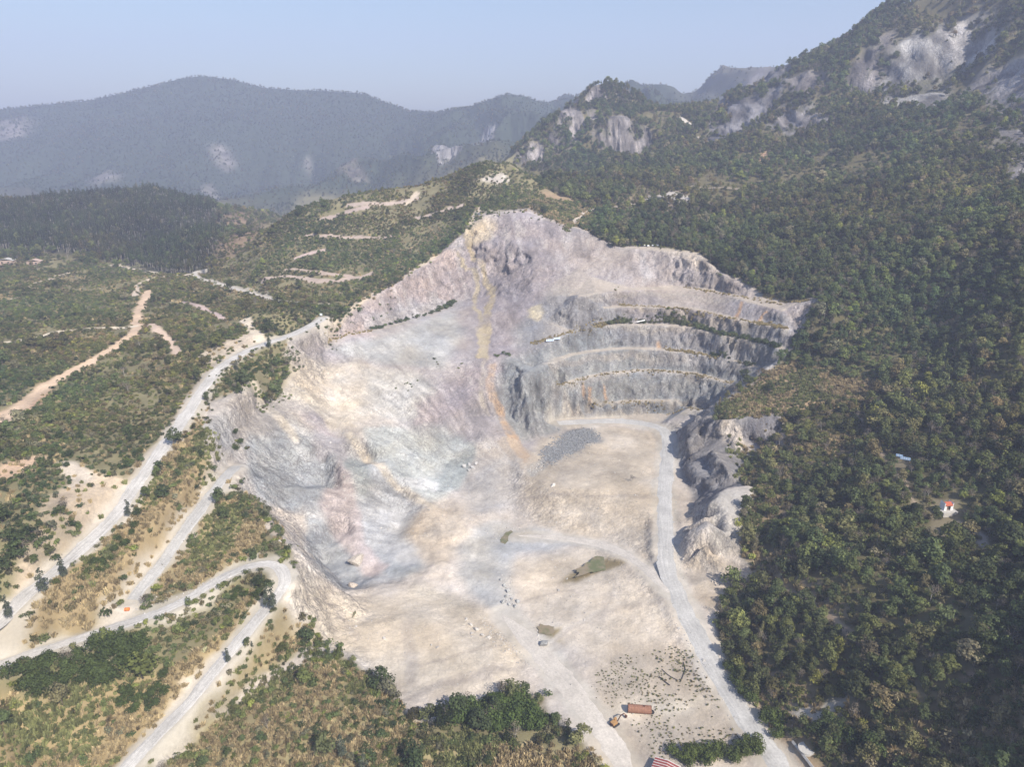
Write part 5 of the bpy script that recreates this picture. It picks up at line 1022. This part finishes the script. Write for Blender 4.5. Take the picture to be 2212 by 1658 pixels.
# the nearest forest trees, scrub and pines become trees of their own; the rest stays one mass per kind
def tone_name(t):
    g, r_ = t[1], t[0]
    if g > .16: return 'bright yellow-green'
    if r_ > g * 1.02: return 'brownish'
    return 'dark green' if g < .095 else 'mid green' if g < .13 else 'light green'
def zone(x, y):
    px, py = project(x, y, gz(x, y))
    if py > 1400: return ('in the front scrub left of the pit' if px < 900 else 'at the bottom centre' if px < 1350 else 'low on the right-hand slope')
    if px > 1480: return 'on the lower right-hand slope' if py > 1100 else 'on the upper right-hand slope'
    if px < 700: return 'on the left bank by the roads' if py > 900 else 'on the left scrub hillside' if py > 600 else 'at the edge of the pine plantation'
    return 'above the quarry rim' if py < 700 else 'inside the quarry'
def visible(x, y, z):
    n = 60; t = np.linspace(.05, .97, n); zz = CAMZ + (z - CAMZ) * t; return not np.any(H(x * t, y * t) > zz + .5)
def promote(names, name, kind, cat, limit, word, parts=True):
    cand = []
    for d in B:
        if d['name'] in names:
            dist = np.linalg.norm(d['pos'] - np.array([0, 0, CAMZ]), axis=1); q = d['scale'][:, 0] / dist; o = np.argsort(-q)[:limit * 4]; cand += [(q[i], d, i) for i in o]
    cand.sort(key=lambda c: -c[0]); n = 0; drop = {}
    for q, d, i in cand:
        if n >= limit: break
        x, y, z = d['pos'][i]; h = {'broad': 6, 'tall': 7, 'bare': 5, 'pine': 11, 'shrub': 1.5}[kind] * d['scale'][i, 2]
        px, py = project(x, y, z + h * .6)
        if not (0 < px < 2212 and 0 < py < 1658) or not visible(x, y, z + h): continue
        tn = tone_name(d['tint'][i]) if kind != 'bare' else 'leafless grey'; zn = zone(x, y); lab = '%s %s %s' % (tn, word, zn)
        if parts: t = tree_at(name, kind, x, y, 1, d['tint'][i], lab, cat, lab, n, tuple(d['rot'][i]), tuple(d['scale'][i]), z + .15)
        else: t = mesh_obj(name, SHM[n % 3], None, d['tint'][i]); t.location = (x, y, z); t.scale = d['scale'][i]; t.rotation_euler = d['rot'][i]; tag(t, lab, cat, lab)
        drop.setdefault(id(d), (d, []))[1].append(i); n += 1
    for d, ii in drop.values():
        k = np.ones(len(d['pos']), bool); k[ii] = False
        for f in ('pos', 'scale', 'rot', 'tint', 'idx'): d[f] = d[f][k]
    print('PROMOTED', name, n)
promote(('forest', 'scrub_trees'), 'broadleaf_tree', 'broad', 'tree', 290, 'broadleaf tree')
promote(('forest_saplings',), 'young_tree', 'tall', 'tree', 290, 'slim young tree')
promote(('forest_bare_trees',), 'bare_tree', 'bare', 'tree', 290, 'tree')
promote(('pine_plantation',), 'pine_tree', 'pine', 'pine tree', 290, 'straight-stemmed pine')
promote(('scrub', 'quarry_shrubs', 'undergrowth', 'bench_bushes'), 'shrub', 'shrub', 'shrub', 290, 'shrub', False)
for d in B: go(d)
# ------------------------------------------------------------------ air
hb = bpy.data.meshes.new('haze'); x0, x1, y0, y1, z0, z1 = -5200, 5200, -400, 5400, -60, 760
hb.from_pydata([(x0,y0,z0),(x1,y0,z0),(x1,y1,z0),(x0,y1,z0),(x0,y0,z1),(x1,y0,z1),(x1,y1,z1),(x0,y1,z1)], [], [(3,2,1,0),(4,5,6,7),(0,1,5,4),(1,2,6,5),(2,3,7,6),(3,0,4,7)])
hm = bpy.data.materials.new('haze'); hm.use_nodes = True; hn = hm.node_tree; hn.nodes.remove(hn.nodes['Principled BSDF'])
pv = hn.nodes.new('ShaderNodeVolumePrincipled'); pv.inputs['Density'].default_value = HAZE; pv.inputs['Color'].default_value = (.62, .69, .955, 1); pv.inputs['Anisotropy'].default_value = 0.0
hn.links.new(pv.outputs[0], hn.nodes['Material Output'].inputs['Volume']); hb.materials.append(hm)
ho = bpy.data.objects.new('haze', hb); C.objects.link(ho); ho['kind'] = 'stuff'
